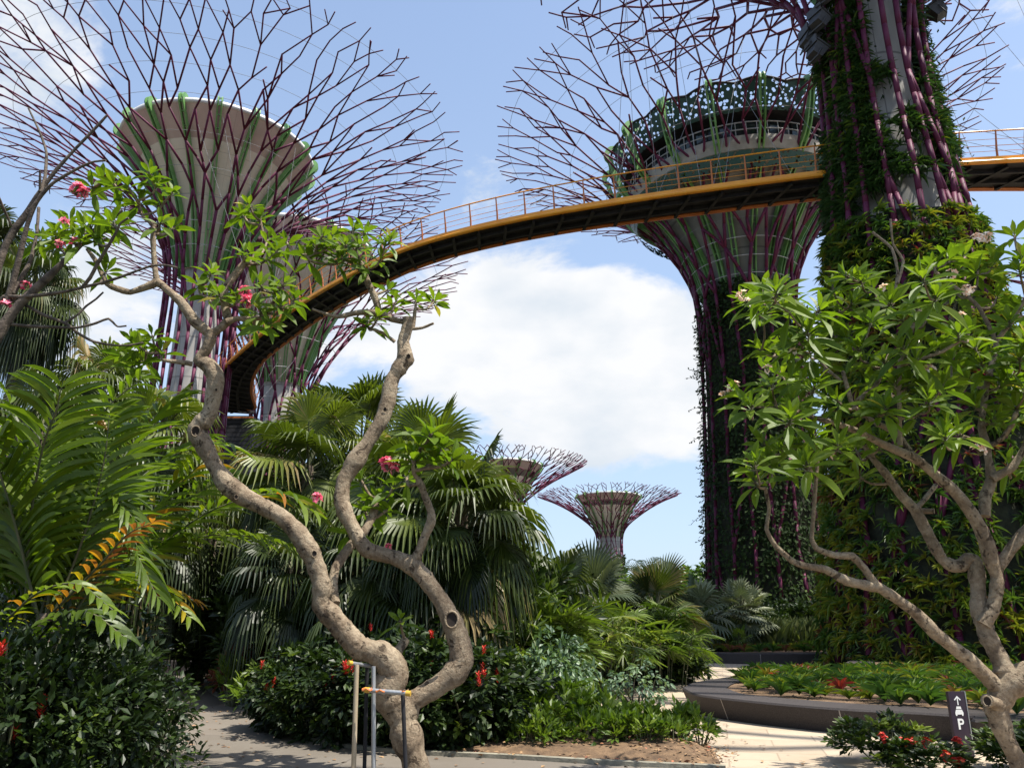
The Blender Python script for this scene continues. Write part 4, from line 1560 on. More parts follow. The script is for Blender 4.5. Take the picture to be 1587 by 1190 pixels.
# forks of the left limb
fl_.limb([(326, 518, 16), (302, 498, 17), (282, 470, 15), (264, 453, 14), (244, 437, 13), (236, 441, 12), (202, 453, 11), (180, 447, 10), (166, 440, 9), (158, 425, 8), (147, 402, 7), (135, 386, 6)], 8.5, 8.4, 10)
fl_.limb([(243, 436, 11), (240, 415, 9), (238, 390, 9), (237, 365, 8), (239, 348, 7)], 8.45, 8.4, 9)
fl_.limb([(326, 518, 16), (340, 510, 15), (353, 497, 16), (350, 480, 15), (347, 462, 14), (351, 444, 13), (366, 424, 14), (379, 408, 12)], 8.5, 8.7, 10)
fl_.limb([(351, 499, 13), (366, 494, 9), (384, 494, 8), (404, 493, 8), (416, 485, 8), (424, 468, 7)], 8.5, 8.6, 9)
fl_.limb([(298, 564, 9), (280, 561, 8), (258, 559, 6)], 8.6, 8.5, 8)
# branch behind, side limb and the tufts at the cut top
fl_.limb([(520, 935, 16), (516, 905, 16), (520, 880, 17), (541, 848, 17), (564, 824, 16), (577, 801, 14), (583, 780, 10)], 9.1, 9.7, 10)
fl_.limb([(641, 874, 20), (650, 852, 17), (660, 828, 17), (668, 808, 17), (668, 793, 14), (660, 772, 14), (654, 755, 13), (648, 742, 11)], 9.2, 9.0, 10)
fl_.limb([(606, 1030, 18), (616, 1010, 17), (628, 992, 16)], 9.2, 9.5, 10)
fl_.limb([(629, 500, 9), (609, 495, 10), (593, 487, 11), (570, 484, 10), (551, 485, 9), (524, 491, 7), (500, 485, 5), (484, 479, 4)], 9.5, 9.3, 9)
fl_.limb([(588, 485, 11), (581, 461, 12), (570, 438, 11), (565, 421, 9), (558, 405, 7), (551, 393, 6), (547, 376, 5)], 9.5, 9.4, 9)
fl_.limb([(565, 421, 7), (548, 410, 5), (535, 403, 5), (518, 410, 5), (500, 409, 4), (484, 405, 4)], 9.4, 9.3, 8)
fl_.limb([(640, 510, 7), (642, 495, 6), (643, 482, 6)], 9.5, 9.5, 8)
fl_.limb([(638, 510, 5), (655, 508, 5), (672, 501, 4)], 9.5, 9.4, 7)
fl_.limb([(612, 530, 6), (594, 516, 5), (578, 511, 4)], 9.5, 9.4, 7)
fl_.knot(700, 960, 20, 8.86)
for kx, ky, kw in ((303, 668, 13), (487, 858, 8), (571, 850, 5), (335, 604, 4), (633, 552, 6), (597, 634, 5), (366, 770, 6)):
    yy = min(s_[2] for s_ in fl_.skp if math.hypot(s_[0] - kx, s_[1] - ky) < 14)
    fl_.knot(kx, ky, kw, yy - .10)
ros = [(142, 290), (177, 286), (197, 288), (243, 286), (267, 298), (215, 313), (249, 345), (268, 352), (232, 268), (158, 278), (376, 333), (403, 337), (386, 318), (415, 372), (444, 376), (392, 396), (418, 400), (430, 388), (474, 394), (492, 383), (509, 380),
       (328, 422), (322, 459), (308, 440), (367, 466), (404, 442), (425, 452), (457, 463), (404, 483), (396, 507), (418, 502), (378, 392), (440, 440), (480, 404), (340, 455), (436, 475),
       (514, 366), (547, 354), (567, 358), (536, 380), (597, 378), (557, 380), (645, 465), (674, 466), (569, 501), (585, 493), (601, 449), (573, 415), (524, 401), (553, 413), (613, 469), (605, 372), (530, 396), (591, 400), (500, 366),
       (218, 537), (205, 528), (236, 520), (190, 548), (250, 545), (226, 560), (205, 565), (620, 962, 9.3)]
fl_.rosettes(ros, (-.35, .35), dense=1.0, size=.82, twig=4.)
fl_.ll = .36
fl_.rosettes([(652, 690), (668, 672), (684, 694), (700, 712), (640, 712), (672, 716)], (-.25, .3), dense=1.15, size=1.0, twig=6)
fl_.rosettes([(585, 770, 9.8), (565, 790, 9.9), (600, 790, 9.8), (610, 755, 9.7), (560, 745, 9.9), (630, 740, 9.6), (540, 825, 10)], (0, .2), dense=.9, size=.8, twig=5)
fl_.flowers([(120, 293, 8.3, 2), (130, 300, 8.3, 1), (380, 453, 8.5, 2), (383, 470, 8.5, 1), (600, 718, 8.9, 2), (610, 727, 8.9, 1), (493, 772, 9.3, 0), (600, 846, 9.6, 0), (490, 768, 9.3, 0)], PINKS)
fl_.done()

# prop frame under the left limb
pf = thing('tree_prop', 'metal pole prop with yellow end caps holding up the leaning frangipani trunk', 'tree prop', (P(590, 1215, 8.9)[0], 8.9, 0))
pfb = np.array(pf.location)
for (x0, y0, x1, y1, w, Y, mt) in ((547, 1220, 553, 1030, 7.5, 8.75, 'tanpole'), (564, 1220, 569, 1032, 6, 9.25, 'dark_steel'), (579, 1220, 579, 1032, 7, 8.7, 'galv'), (630, 1220, 624, 1068, 6.5, 8.65, 'dark_steel')):
    a, b = P(x0, y0, Y), P(x1, y1, Y)
    a = a + (b - a) * ((0 - a[2]) / (b[2] - a[2]))
    mb = MB()
    tube(mb, np.array([a, (a + b) / 2, b]) - pfb, w / 2 * T(x0, 1130, Y), 10)
    part('pole', mb.mesh('pole', M[mt], True), pf)
for (x0, y0, x1, y1, w, Y0, Y1) in ((570, 1069, 632, 1074, 7, 8.62, 8.56), (543, 1027, 604, 1036, 6, 8.7, 9.15)):
    mb = MB()
    a, b = P(x0, y0, Y0), P(x1, y1, Y1)
    tube(mb, np.array([a, b]) - pfb, w / 2 * T(x0, y0, Y0), 10)
    bar = part('crossbar', mb.mesh('crossbar', M['galv'], True), pf)
    for e, d in ((a, norm(a - b)), (b, norm(b - a))):
        mb = MB()
        tube(mb, np.array([e - d * .02, e + d * .03]) - pfb, w / 2 * 1.2 * T(x0, y0, Y0), 12)
        part('end_cap', mb.mesh('end_cap', M['yellow'], True), bar)
mb = MB()
for (x, y) in ((569, 1068), (590, 1070), (626, 1072)):
    c = P(x, y, 8.6) - pfb
    a = np.arange(9) * 2 * math.pi / 8
    tube(mb, [c + np.array([math.cos(q) * .05, math.sin(q) * .05, .012 * math.sin(3 * q)]) for q in a], .011, 5, caps=False)
part('rope_tie', mb.mesh('rope_tie', M['rust']), pf)

# ---- the white frangipani at right
fr_ = Frangi('frangipani_tree', 'white flowered frangipani with dense bright leaves and grey limbs at the right edge', (1586, 1225), 8.0, leaf_len=.36, leaf_n=15)
fr_.ws = .86
fr_.limb([(1592, 1240, 40), (1578, 1180, 34), (1562, 1150, 34), (1552, 1125, 34), (1543, 1098, 36), (1548, 1080, 44), (1560, 1062, 46)], 8.0, 8.0, 14)
fr_.limb([(1546, 1094, 34), (1560, 1068, 44), (1580, 1052, 44), (1610, 1034, 42), (1650, 1000, 38), (1690, 940, 34)], 8.0, 7.8, 14)
fr_.limb([(1546, 1092, 26), (1536, 1087, 22), (1529, 1085, 21)], 7.95, 7.85, 12)
fr_.knot(1530, 1086, 12, 7.78)
fr_.limb([(1562, 1060, 40), (1558, 1040, 38), (1547, 1016, 35), (1532, 988, 33), (1524, 964, 31), (1517, 946, 28), (1516, 920, 25), (1514, 893, 26), (1511, 870, 26), (1500, 866, 24), (1490, 876, 23), (1478, 877, 23),
          (1462, 868, 21), (1448, 846, 21), (1432, 816, 21), (1418, 790, 20), (1395, 765, 16), (1372, 733, 14), (1354, 712, 12), (1340, 690, 9)], 8.0, 8.3, 13)
fr_.limb([(1524, 968, 26), (1538, 944, 25), (1544, 916, 25), (1545, 894, 24), (1537, 872, 26), (1527, 836, 26), (1511, 803, 22), (1484, 766, 20), (1448, 734, 19), (1418, 710, 18), (1374, 691, 14), (1328, 668, 12), (1289, 654, 10), (1252, 645, 8), (1222, 628, 7)], 8.0, 7.6, 13)
fr_.limb([(1542, 892, 22), (1553, 870, 21), (1580, 834, 20), (1612, 800, 18)], 8.0, 7.9, 12)
fr_.limb([(1526, 800, 20), (1527, 770, 20), (1537, 742, 20), (1532, 712, 14), (1529, 694, 14), (1521, 660, 12), (1526, 620, 11), (1530, 594, 11), (1542, 545, 10), (1543, 528, 9), (1530, 500, 7), (1516, 475, 7), (1500, 460, 6), (1450, 422, 6)], 7.9, 8.2, 11)
fr_.limb([(1537, 742, 18), (1556, 732, 14), (1571, 722, 13), (1590, 690, 12), (1600, 650, 10)], 7.9, 7.7, 11)
fr_.limb([(1530, 694, 10), (1552, 680, 9), (1568, 659, 9), (1574, 640, 7)], 7.9, 7.7, 9)
fr_.limb([(1543, 530, 9), (1560, 508, 8), (1574, 490, 7), (1590, 460, 6)], 8.1, 8.0, 9)
fr_.limb([(1418, 710, 13), (1404, 690, 11), (1390, 672, 11), (1349, 650, 10), (1322, 628, 9), (1313, 600, 8), (1306, 575, 7)], 7.8, 7.9, 10)
fr_.limb([(1448, 792, 10), (1420, 790, 10), (1436, 770, 9), (1450, 752, 9)], 8.2, 8.5, 9)
fr_.limb([(1395, 690, 9), (1394, 640, 8), (1393, 590, 8), (1395, 560, 8), (1408, 530, 7), (1418, 495, 6)], 7.8, 7.6, 9)
fr_.limb([(1395, 566, 7), (1430, 556, 7), (1460, 545, 6), (1485, 530, 6)], 7.6, 7.5, 8)
fr_.limb([(1328, 622, 9), (1345, 608, 9), (1356, 600, 8), (1368, 575, 8), (1378, 550, 6)], 8.0, 8.3, 9)
fr_.limb([(1303, 590, 6), (1280, 570, 5), (1262, 548, 5)], 7.9, 8.0, 8)
# low limb reaching left
fr_.limb([(1554, 1072, 34), (1544, 1064, 32), (1524, 1043, 28), (1501, 1021, 25), (1478, 1003, 24), (1450, 981, 23), (1421, 951, 23), (1393, 930, 21), (1362, 910, 21), (1339, 906, 16), (1310, 899, 16), (1279, 882, 15), (1250, 877, 13), (1229, 870, 12), (1202, 846, 10), (1188, 820, 9),
          (1192, 788, 8), (1186, 756, 7)], 8.0, 7.4, 13)
fr_.limb([(1362, 910, 17), (1353, 900, 16), (1339, 880, 15), (1321, 862, 14), (1293, 860, 12), (1266, 850, 10), (1258, 834, 8), (1261, 793, 7), (1268, 700, 6)], 7.7, 7.5, 11)
fr_.limb([(1385, 470, 5), (1391, 420, 5), (1382, 385, 5), (1352, 360, 5)], 7.8, 7.9, 8)
fr_.limb([(1391, 440, 5), (1400, 405, 5), (1384, 378, 4), (1380, 340, 4)], 7.8, 7.7, 8)
rosR = [(1155, 465), (1182, 452), (1203, 451), (1182, 488), (1170, 478), (1198, 462), (1242, 527), (1224, 539), (1252, 516), (1313, 524), (1290, 518), (1330, 540), (1334, 435), (1290, 445), (1312, 428), (1352, 446), (1398, 494), (1421, 478), (1380, 470), (1447, 414), (1430, 430),
        (1493, 396), (1470, 400), (1539, 409), (1515, 420), (1572, 365), (1585, 400), (1580, 419), (1200, 547), (1178, 540), (1240, 590), (1406, 596), (1501, 517), (1521, 565), (1436, 494), (1485, 519), (1385, 594), (1372, 632), (1426, 640), (1462, 594), (1511, 627), (1565, 586), (1580, 555),
        (1195, 594), (1239, 622), (1200, 627), (1164, 631), (1146, 613), (1261, 673), (1266, 696), (1183, 687), (1169, 719), (1196, 724), (1169, 745), (1326, 696), (1330, 737), (1363, 640), (1354, 594), (1488, 673), (1511, 539), (1562, 719), (1575, 631), (1552, 594), (1460, 599), (1464, 677), (1298, 622),
        (1229, 622), (1280, 565), (1262, 600), (1340, 560), (1300, 480), (1350, 500), (1270, 480), (1320, 470), (1450, 460), (1480, 450), (1545, 460), (1565, 500), (1590, 530), (1210, 580), (1225, 650), (1210, 700), (1235, 690), (1300, 690), (1365, 690), (1250, 720), (1420, 560), (1450, 540), (1540, 650), (1440, 620),
        (1340, 640), (1370, 560), (1400, 540), (1580, 480), (1590, 600), (1500, 590), (1475, 560), (1220, 480), (1240, 500), (1255, 545), (1690, 880), (1670, 840), (1720, 850), (1640, 740), (1610, 720), (1660, 700), (1650, 780), (1620, 640), (1700, 790)]
fr_.rosettes(rosR, (-.55, .55), dense=.95, size=.82, twig=3.6)
fr_.flowers([(1150, 456, 7.5, 1), (1158, 468, 7.5, 0), (1138, 600, 7.4, 2), (1120, 612, 7.4, 0), (1441, 574, 7.6, 2), (1516, 697, 7.7, 2), (1497, 449, 7.8, 1), (1508, 449, 7.8, 0), (1474, 423, 7.8, 1), (1515, 369, 7.9, 2), (1530, 365, 7.9, 1), (1230, 544, 7.4, 0), (1376, 614, 7.5, 0), (1487, 489, 7.6, 0),
             (1188, 571, 7.4, 0), (1372, 445, 7.5, 0), (1285, 705, 7.3, 0), (1232, 545, 7.3, 0), (1470, 660, 7.7, 0)], CREAMS)
fr_.done()

# ---- bare frangipani at the left edge
fb_ = Frangi('frangipani_tree', 'mostly leafless frangipani with thin bare branches at the top left edge', (-120, 1200), 8.0, leaf_len=.26, leaf_n=11, bark='bark2')  # darker bark than the other frangipanis: silhouette look put into the colour
fb_.ws = .72
fb_.limb([(-120, 1230, 60), (-110, 1000, 54), (-90, 800, 46), (-60, 640, 38), (-30, 560, 32), (0, 512, 26), (16, 490, 22), (34, 468, 20), (77, 427, 16), (100, 405, 13), (118, 387, 11), (148, 356, 9), (172, 338, 7), (190, 326, 6)], 8.0, 8.0, 12)
fb_.limb([(-30, 560, 26), (-20, 480, 22), (-4, 420, 18), (8, 382, 17), (20, 360, 16), (42, 330, 15), (60, 301, 12), (72, 284, 9), (86, 265, 8), (113, 235, 7), (141, 206, 6), (166, 179, 5)], 8.0, 7.9, 10)
fb_.limb([(10, 470, 14), (22, 430, 12), (30, 398, 11), (42, 350, 10), (53, 320, 9), (67, 299, 8), (82, 284, 7), (98, 274, 7), (125, 259, 6), (145, 251, 5), (164, 249, 5)], 8.0, 7.7, 9)
fb_.limb([(63, 298, 8), (66, 288, 8), (70, 273, 7), (72, 237, 6), (62, 206, 5), (44, 168, 4)], 7.9, 8.1, 8)
fb_.limb([(62, 296, 6), (62, 280, 6), (62, 264, 4)], 7.9, 7.8, 8)
fb_.limb([(20, 455, 10), (47, 405, 9), (57, 362, 7), (60, 322, 6)], 8.0, 8.2, 8)
fb_.limb([(-10, 480, 10), (7, 460, 9), (34, 460, 8), (67, 457, 8), (100, 452, 7), (134, 444, 7), (160, 438, 6), (185, 430, 6), (212, 420, 5), (235, 412, 5), (255, 411, 5), (275, 415, 4)], 8.0, 7.8, 9)
fb_.limb([(8, 458, 8), (24, 466, 8), (46, 476, 7), (67, 488, 7), (101, 501, 7), (122, 517, 6), (144, 529, 6), (175, 535, 5), (200, 535, 4), (222, 531, 4)], 8.0, 8.3, 8)
fb_.limb([(-10, 500, 8), (20, 503, 7), (50, 506, 7), (84, 507, 6), (118, 508, 6), (145, 502, 6), (168, 494, 5), (182, 506, 4), (196, 505, 4)], 8.0, 8.2, 8)
fb_.limb([(101, 500, 6), (120, 488, 5), (134, 474, 5), (148, 464, 4), (160, 453, 4)], 8.2, 8.4, 7)
fb_.limb([(128, 445, 8), (140, 430, 8), (150, 411, 8), (160, 394, 7), (171, 376, 7), (180, 360, 6), (187, 346, 5), (199, 338, 5)], 7.9, 7.6, 8)
fb_.limb([(-5, 300, 6), (6, 325, 6), (18, 350, 5)], 7.6, 7.9, 7)
fb_.rosettes([(100, 355), (86, 362), (112, 368), (157, 357), (177, 347), (170, 344), (130, 352), (92, 378), (165, 420), (62, 372), (150, 370), (108, 342), (125, 372), (140, 350)], (-.3, .4), dense=1., size=1., twig=4)
fb_.flowers([(116, 373, 7.8, 0), (102, 343, 7.8, 0), (93, 377, 7.8, 0), (40, 441, 8., 0), (10, 470, 8., 0)], PINKS)
fb_.done()

# ------------------------------------------------------------------ palms
GRP = 'fan palms of the garden'
palm_at('fan_palm', 'big fan palm with drooping dark leaves to the ground, behind the propped frangipani', 715, 800, 14.2, 50, .98, .92, mat='palm', elev=(-66, 75), droop=(.35, .75), seed=1, group=GRP, tb=.30, dead=.06)
palm_at('fan_palm', 'fan palm with one stiff upright bright leaf beside the right crooked limb', 652, 742, 15.6, 26, 1.1, 1.05, elev=(-55, 86), droop=(.15, .6), seed=22, group=GRP, tb=.55)
palm_at('fan_palm', 'glossy fan palm with arching split leaves below the end of the skyway', 478, 722, 18.5, 34, 1.15, 1.2, elev=(-50, 78), droop=(.3, .6), seed=3, group=GRP, tb=.55, dead=.09)
palm_at('fan_palm', 'fan palm whose backlit round leaf stands out against white cloud', 560, 690, 20.5, 34, 1.25, 1.3, elev=(-50, 85), droop=(.2, .6), seed=34, group=GRP, tb=.5)
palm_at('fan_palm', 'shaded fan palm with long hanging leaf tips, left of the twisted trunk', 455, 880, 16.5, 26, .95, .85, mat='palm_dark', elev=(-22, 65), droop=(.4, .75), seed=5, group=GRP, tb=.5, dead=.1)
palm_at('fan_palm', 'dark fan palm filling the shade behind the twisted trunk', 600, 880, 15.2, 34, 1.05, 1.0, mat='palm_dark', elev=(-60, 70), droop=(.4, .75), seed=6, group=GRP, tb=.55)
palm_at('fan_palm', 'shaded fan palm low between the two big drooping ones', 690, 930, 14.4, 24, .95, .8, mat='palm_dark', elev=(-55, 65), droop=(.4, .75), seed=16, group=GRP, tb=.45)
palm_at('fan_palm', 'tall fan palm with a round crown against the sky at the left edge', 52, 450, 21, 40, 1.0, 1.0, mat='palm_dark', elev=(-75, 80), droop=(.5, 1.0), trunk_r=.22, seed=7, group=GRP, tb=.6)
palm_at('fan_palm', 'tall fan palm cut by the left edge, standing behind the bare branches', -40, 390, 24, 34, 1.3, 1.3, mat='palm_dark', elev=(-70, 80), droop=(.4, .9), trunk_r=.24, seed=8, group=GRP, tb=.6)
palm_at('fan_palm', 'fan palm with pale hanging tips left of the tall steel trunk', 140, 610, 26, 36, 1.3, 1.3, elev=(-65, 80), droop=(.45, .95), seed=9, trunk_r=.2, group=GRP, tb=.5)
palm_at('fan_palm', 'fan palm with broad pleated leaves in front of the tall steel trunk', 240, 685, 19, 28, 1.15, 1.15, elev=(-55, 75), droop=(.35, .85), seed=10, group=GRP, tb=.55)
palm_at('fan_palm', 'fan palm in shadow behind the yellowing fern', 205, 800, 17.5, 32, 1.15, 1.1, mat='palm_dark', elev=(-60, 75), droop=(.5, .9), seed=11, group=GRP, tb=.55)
palm_at('fan_palm', 'large stiff fan palm with grey green leaves under the far supertree', 914, 932, 24, 18, 1.05, .75, mat='silver', tpl=FAN_STIFF, elev=(5, 85), droop=(.05, .3), seed=12, group=GRP, tb=.2, dead=0)
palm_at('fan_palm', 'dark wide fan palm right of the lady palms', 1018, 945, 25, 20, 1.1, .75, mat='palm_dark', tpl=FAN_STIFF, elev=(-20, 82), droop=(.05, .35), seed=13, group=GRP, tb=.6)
palm_at('fan_palm', 'olive fan palm standing left of the silver palm', 1083, 955, 36, 30, .9, .95, mat='silver', tpl=FAN_SMALL, elev=(-50, 85), droop=(.1, .5), seed=14, group=GRP, tb=.05)
palm_at('silver_palm', 'rounded silvery blue fan palm in front of the creeper covered trunk', 1148, 955, 37.5, 90, .60, 1.15, mat='silver', tpl=FAN_SMALL, elev=(-50, 88), droop=(.02, .25), seed=15, tb=.6, dead=0)
palm_at('small_palm', 'small thin stemmed palm behind the far planter wall', 1119, 985, 36, 16, .42, .4, tpl=FAN_SMALL, trunk_r=.05, elev=(-40, 80), droop=(.2, .7), seed=17, tb=.7, cat='palm')
palm_at('small_palm', 'small stout palm with lime leaves behind the far planter wall', 1144, 995, 35.6, 16, .46, .45, mat='lime', tpl=FAN_SMALL, trunk_r=.09, elev=(-30, 80), droop=(.2, .6), seed=18, tb=.5, cat='palm')
for i, (x, y, Y, s_, lab) in enumerate(((330, 830, 22, 40, 'shaded fan palm standing behind the left crooked limb'), (850, 975, 20, 41, 'fan palm tucked behind the lady palms beside the big drooping palm'),
                                        (530, 830, 19, 42, 'fan palm between the two crooked frangipani limbs'), (60, 670, 19, 43, 'fan palm showing through above the big fern fronds'), (715, 880, 17.5, 44, 'tall fan palm behind the big drooping one'))):
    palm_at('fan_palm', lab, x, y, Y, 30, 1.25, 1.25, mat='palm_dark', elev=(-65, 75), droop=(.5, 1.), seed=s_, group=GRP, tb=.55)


def lady_palm(label, px, py0, Y, w, h, n, seed, mat='rhapis', tb=.6, R=.60):
    """clump of canes, each with a few fingered leaves"""
    global rng
    keep, rng = rng, np.random.default_rng(seed)
    p = P(px, py0, Y)
    root = thing('lady_palm', label, 'lady palm', (p[0], p[1], 0), 0, 'lady palm clumps')
    mb, mc = MB(), MB()
    for c in range(n):
        a, r = rng.uniform(0, 6.28), rng.uniform(0, 1) ** .6
        x, y = math.cos(a) * r * w, math.sin(a) * r * w
        hh = h * rng.uniform(.45, 1.) * (1 - .25 * r)
        top = np.array([x * 1.25, y * 1.25, hh])
        tube(mc, smooth([[x, y, 0], [x * 1.1, y * 1.1, hh * .5], top], 4), .016, 5)
        m = rng.integers(5, 9)
        az = np.arange(m) * 2.4 + rng.uniform(0, 6)
        el = rng.uniform(-.15, 1.1, m)
        d = np.stack([np.cos(el) * np.cos(az), np.cos(el) * np.sin(az), np.sin(el)], -1)
        p0 = top - UP * rng.uniform(0, .45, (m, 1)) * hh * .6
        p1 = p0 + d * rng.uniform(.22, .38, (m, 1))
        rods(mc, p0, p1, .006, sides=4)
        fan_blades(mb, p1, norm(d - UP * .35), UP + rng.normal(0, .25, (m, 3)), R * rng.uniform(.8, 1.15, m), FAN_RHAPIS, np.clip(tb + rng.normal(0, .15, m), 0, .9), .16)
    part('canes', mc.mesh('canes', M['stem'], True), root)
    part('leaves', mb.mesh('leaves', M[mat]), root)
    rng = keep


lady_palm('bright lady palm clump in sun below the grey green fan palm', 915, 1000, 19.5, 1.1, 2.4, 28, 1, tb=.78)
lady_palm('lady palm clump leaning over the plaza edge beside the bluish shrub', 845, 1085, 15.8, .6, 1.8, 24, 2, tb=.72)
lady_palm('darker lady palm clump under the dark wide fan palm', 1000, 1010, 21.5, 1.2, 2.1, 26, 3, tb=.5)
lady_palm('lady palm clump growing against the big drooping fan palm', 835, 1060, 15.4, .7, 2.2, 20, 4, tb=.6)
lady_palm('low lady palm clump nearest the far plaza', 1045, 1040, 24.0, .8, 1.1, 18, 5, tb=.45)

# ------------------------------------------------------------------ big ferns at left
fern = thing('giant_fern', 'giant fern with huge bright fronds at left, some yellow and rust brown', 'giant fern', (P(60, 1100, 7.4)[0], 7.4, 0))
fb0 = np.array(fern.location)
mb = MB()
tube(mb, np.array([P(60, 1100, 7.4) * [1, 1, 0], P(62, 1060, 7.4), P(66, 1000, 7.4), P(70, 950, 7.4)]) - fb0, [.14, .13, .11, .05], 10, lump=.12)
part('trunk', mb.mesh('trunk', M['palmbark']), fern)
FR = [  # px polyline with depth, pinna length, count, tint, tint at tip
    ([(40, 930, 7.2), (48, 800, 6.9), (66, 695, 6.6), (86, 640, 6.4), (95, 600, 6.3)], .62, 26, .55, .6),
    ([(70, 960, 7.3), (150, 780, 7.0), (205, 690, 6.7), (262, 625, 6.5)], .60, 28, .60, .6),
    ([(60, 960, 7.2), (20, 800, 6.8), (-15, 690, 6.5), (-40, 630, 6.4)], .62, 26, .5, .6),
    ([(80, 960, 7.4), (130, 830, 7.3), (160, 720, 7.1), (170, 640, 7.0)], .58, 24, .5, .6),
    ([(90, 970, 7.3), (200, 830, 7.0), (268, 760, 6.8), (318, 712, 6.6)], .46, 26, .58, .84),
    ([(100, 980, 7.4), (230, 860, 7.1), (330, 790, 6.9), (430, 765, 6.8), (480, 790, 6.7)], .44, 30, .62, .66),
    ([(95, 985, 7.3), (170, 900, 7.0), (250, 850, 6.8), (340, 828, 6.7), (420, 838, 6.6), (462, 858, 6.55)], .42, 30, .86, .68),
    ([(70, 990, 7.2), (120, 905, 6.7), (190, 895, 6.4), (250, 915, 6.2), (292, 955, 6.1)], .30, 24, .78, .70),
    ([(-40, 1000, 7.0), (10, 960, 6.5), (60, 918, 6.3), (120, 905, 6.2), (175, 945, 6.1)], .24, 24, .72, .66),
    ([(60, 970, 7.4), (150, 880, 7.2), (195, 830, 7.0), (235, 810, 6.9)], .36, 16, .94, .98),
    ([(60, 960, 7.5), (90, 860, 7.5), (110, 760, 7.4), (120, 690, 7.4)], .55, 22, .4, .5),
    ([(60, 960, 7.5), (30, 880, 7.3), (-10, 800, 7.0), (-50, 760, 6.9)], .55, 22, .35, .5),
    ([(80, 980, 7.5), (160, 880, 7.5), (250, 800, 7.5), (330, 750, 7.5)], .5, 24, .35, .5),
    ([(80, 980, 7.6), (200, 760, 7.7), (300, 690, 7.7), (350, 690, 7.7)], .5, 24, .45, .6),
    ([(70, 960, 7.4), (110, 740, 7.2), (160, 640, 7.0), (215, 590, 6.9)], .5, 24, .55, .6),
    ([(50, 1000, 7.2), (90, 960, 6.8), (140, 950, 6.6), (190, 985, 6.5)], .34, 18, .2, .3),
    ([(60, 1000, 7.4), (140, 930, 7.2), (230, 905, 7.0), (300, 930, 6.9)], .34, 20, .88, .92),
]
rgf = np.random.default_rng(77)
for k in range(16):  # inner fronds: low tints put the shade inside the clump into their colour
    ex, ey = rgf.uniform(-70, 290), rgf.uniform(660, 930)
    bx, Y0 = rgf.uniform(20, 110), rgf.uniform(7.5, 8.0)
    h_ = rgf.uniform(30, 90)
    FR.append(([(bx, 1000, Y0), (bx + (ex - bx) * .35, 1000 + (ey - 1000) * .6 - h_ * .5, Y0 - .1), (bx + (ex - bx) * .7, 1000 + (ey - 1000) * .95 - h_, Y0 - .2), (ex, ey, Y0 - .3)], .42, 22, rgf.uniform(.12, .5), rgf.uniform(.25, .6)))
for pts, ln, n, t0, t1 in FR:
    mb = MB()
    if pts[-1][0] > 255:
        pts = [(a, b, y + 2.5 * min(1, max(0, (a - 60) / 190.))) for a, b, y in pts]
        ln *= 1.3
    w = np.array([P(*q) for q in pts])
    frond(mb, w - fb0, int(n * .95), ln * (1.2 if ln > .5 else .86), .034 if ln > .5 else .027, t0, tend=t1, sag=.34, rach_r=.014, ang=44, tip=.6)
    c = 'yellowing' if .8 < t0 < .9 else ('rust brown dying' if t0 > .9 else None)
    part('frond', mb.mesh('frond', [M['fern'], M['stem']]), fern, label=(c + ' frond') if c else None)

# ------------------------------------------------------------------ shrubs
SH = {}
SH['dark'] = [shrub_mesh('foliage', (.75, .75, .62), 190, 18, .125, .037, [M['shrub'], M['stem']], (.42, .2), 200 + k, clump_r=.22, low=-.85, hang=.45) for k in range(3)]
SH['near'] = [shrub_mesh('foliage', (.75, .75, .62), 260, 26, .080, .023, [M['shrub'], M['stem']], (.30, .2), 290 + k, clump_r=.22, low=-.85, hang=.3) for k in range(2)]  # lower tint puts the fern's shade into the leaf colour
SH['lime'] = [shrub_mesh('foliage', (.34, .34, .32), 24, 11, .165, .038, [M['lime'], M['stem']], (.45, .2), 220 + k, clump_r=.42, upb=.7) for k in range(3)]
SH['blue'] = [shrub_mesh('foliage', (.55, .55, .40), 110, 16, .10, .028, [M['blue'], M['stem']], (.55, .16), 240 + k, clump_r=.3, hang=.7, low=-.6) for k in range(2)]
SH['bronze'] = [shrub_mesh('foliage', (.45, .45, .35), 60, 14, .11, .03, [M['bronze'], M['stem']], (.5, .2), 250, clump_r=.3)]
SH['big'] = [shrub_mesh('foliage', (1.0, 1.0, 1.0), 170, 22, .20, .045, [M['shrub'], M['stem']], (.40, .17), 260 + k, clump_r=.2, low=-.7) for k in range(3)]
SH['ixora'] = [shrub_mesh('foliage', (.55, .55, .42), 80, 20, .12, .034, [M['shrub'], M['stem']], (.62, .2), 270 + k, clump_r=.28) for k in range(2)]


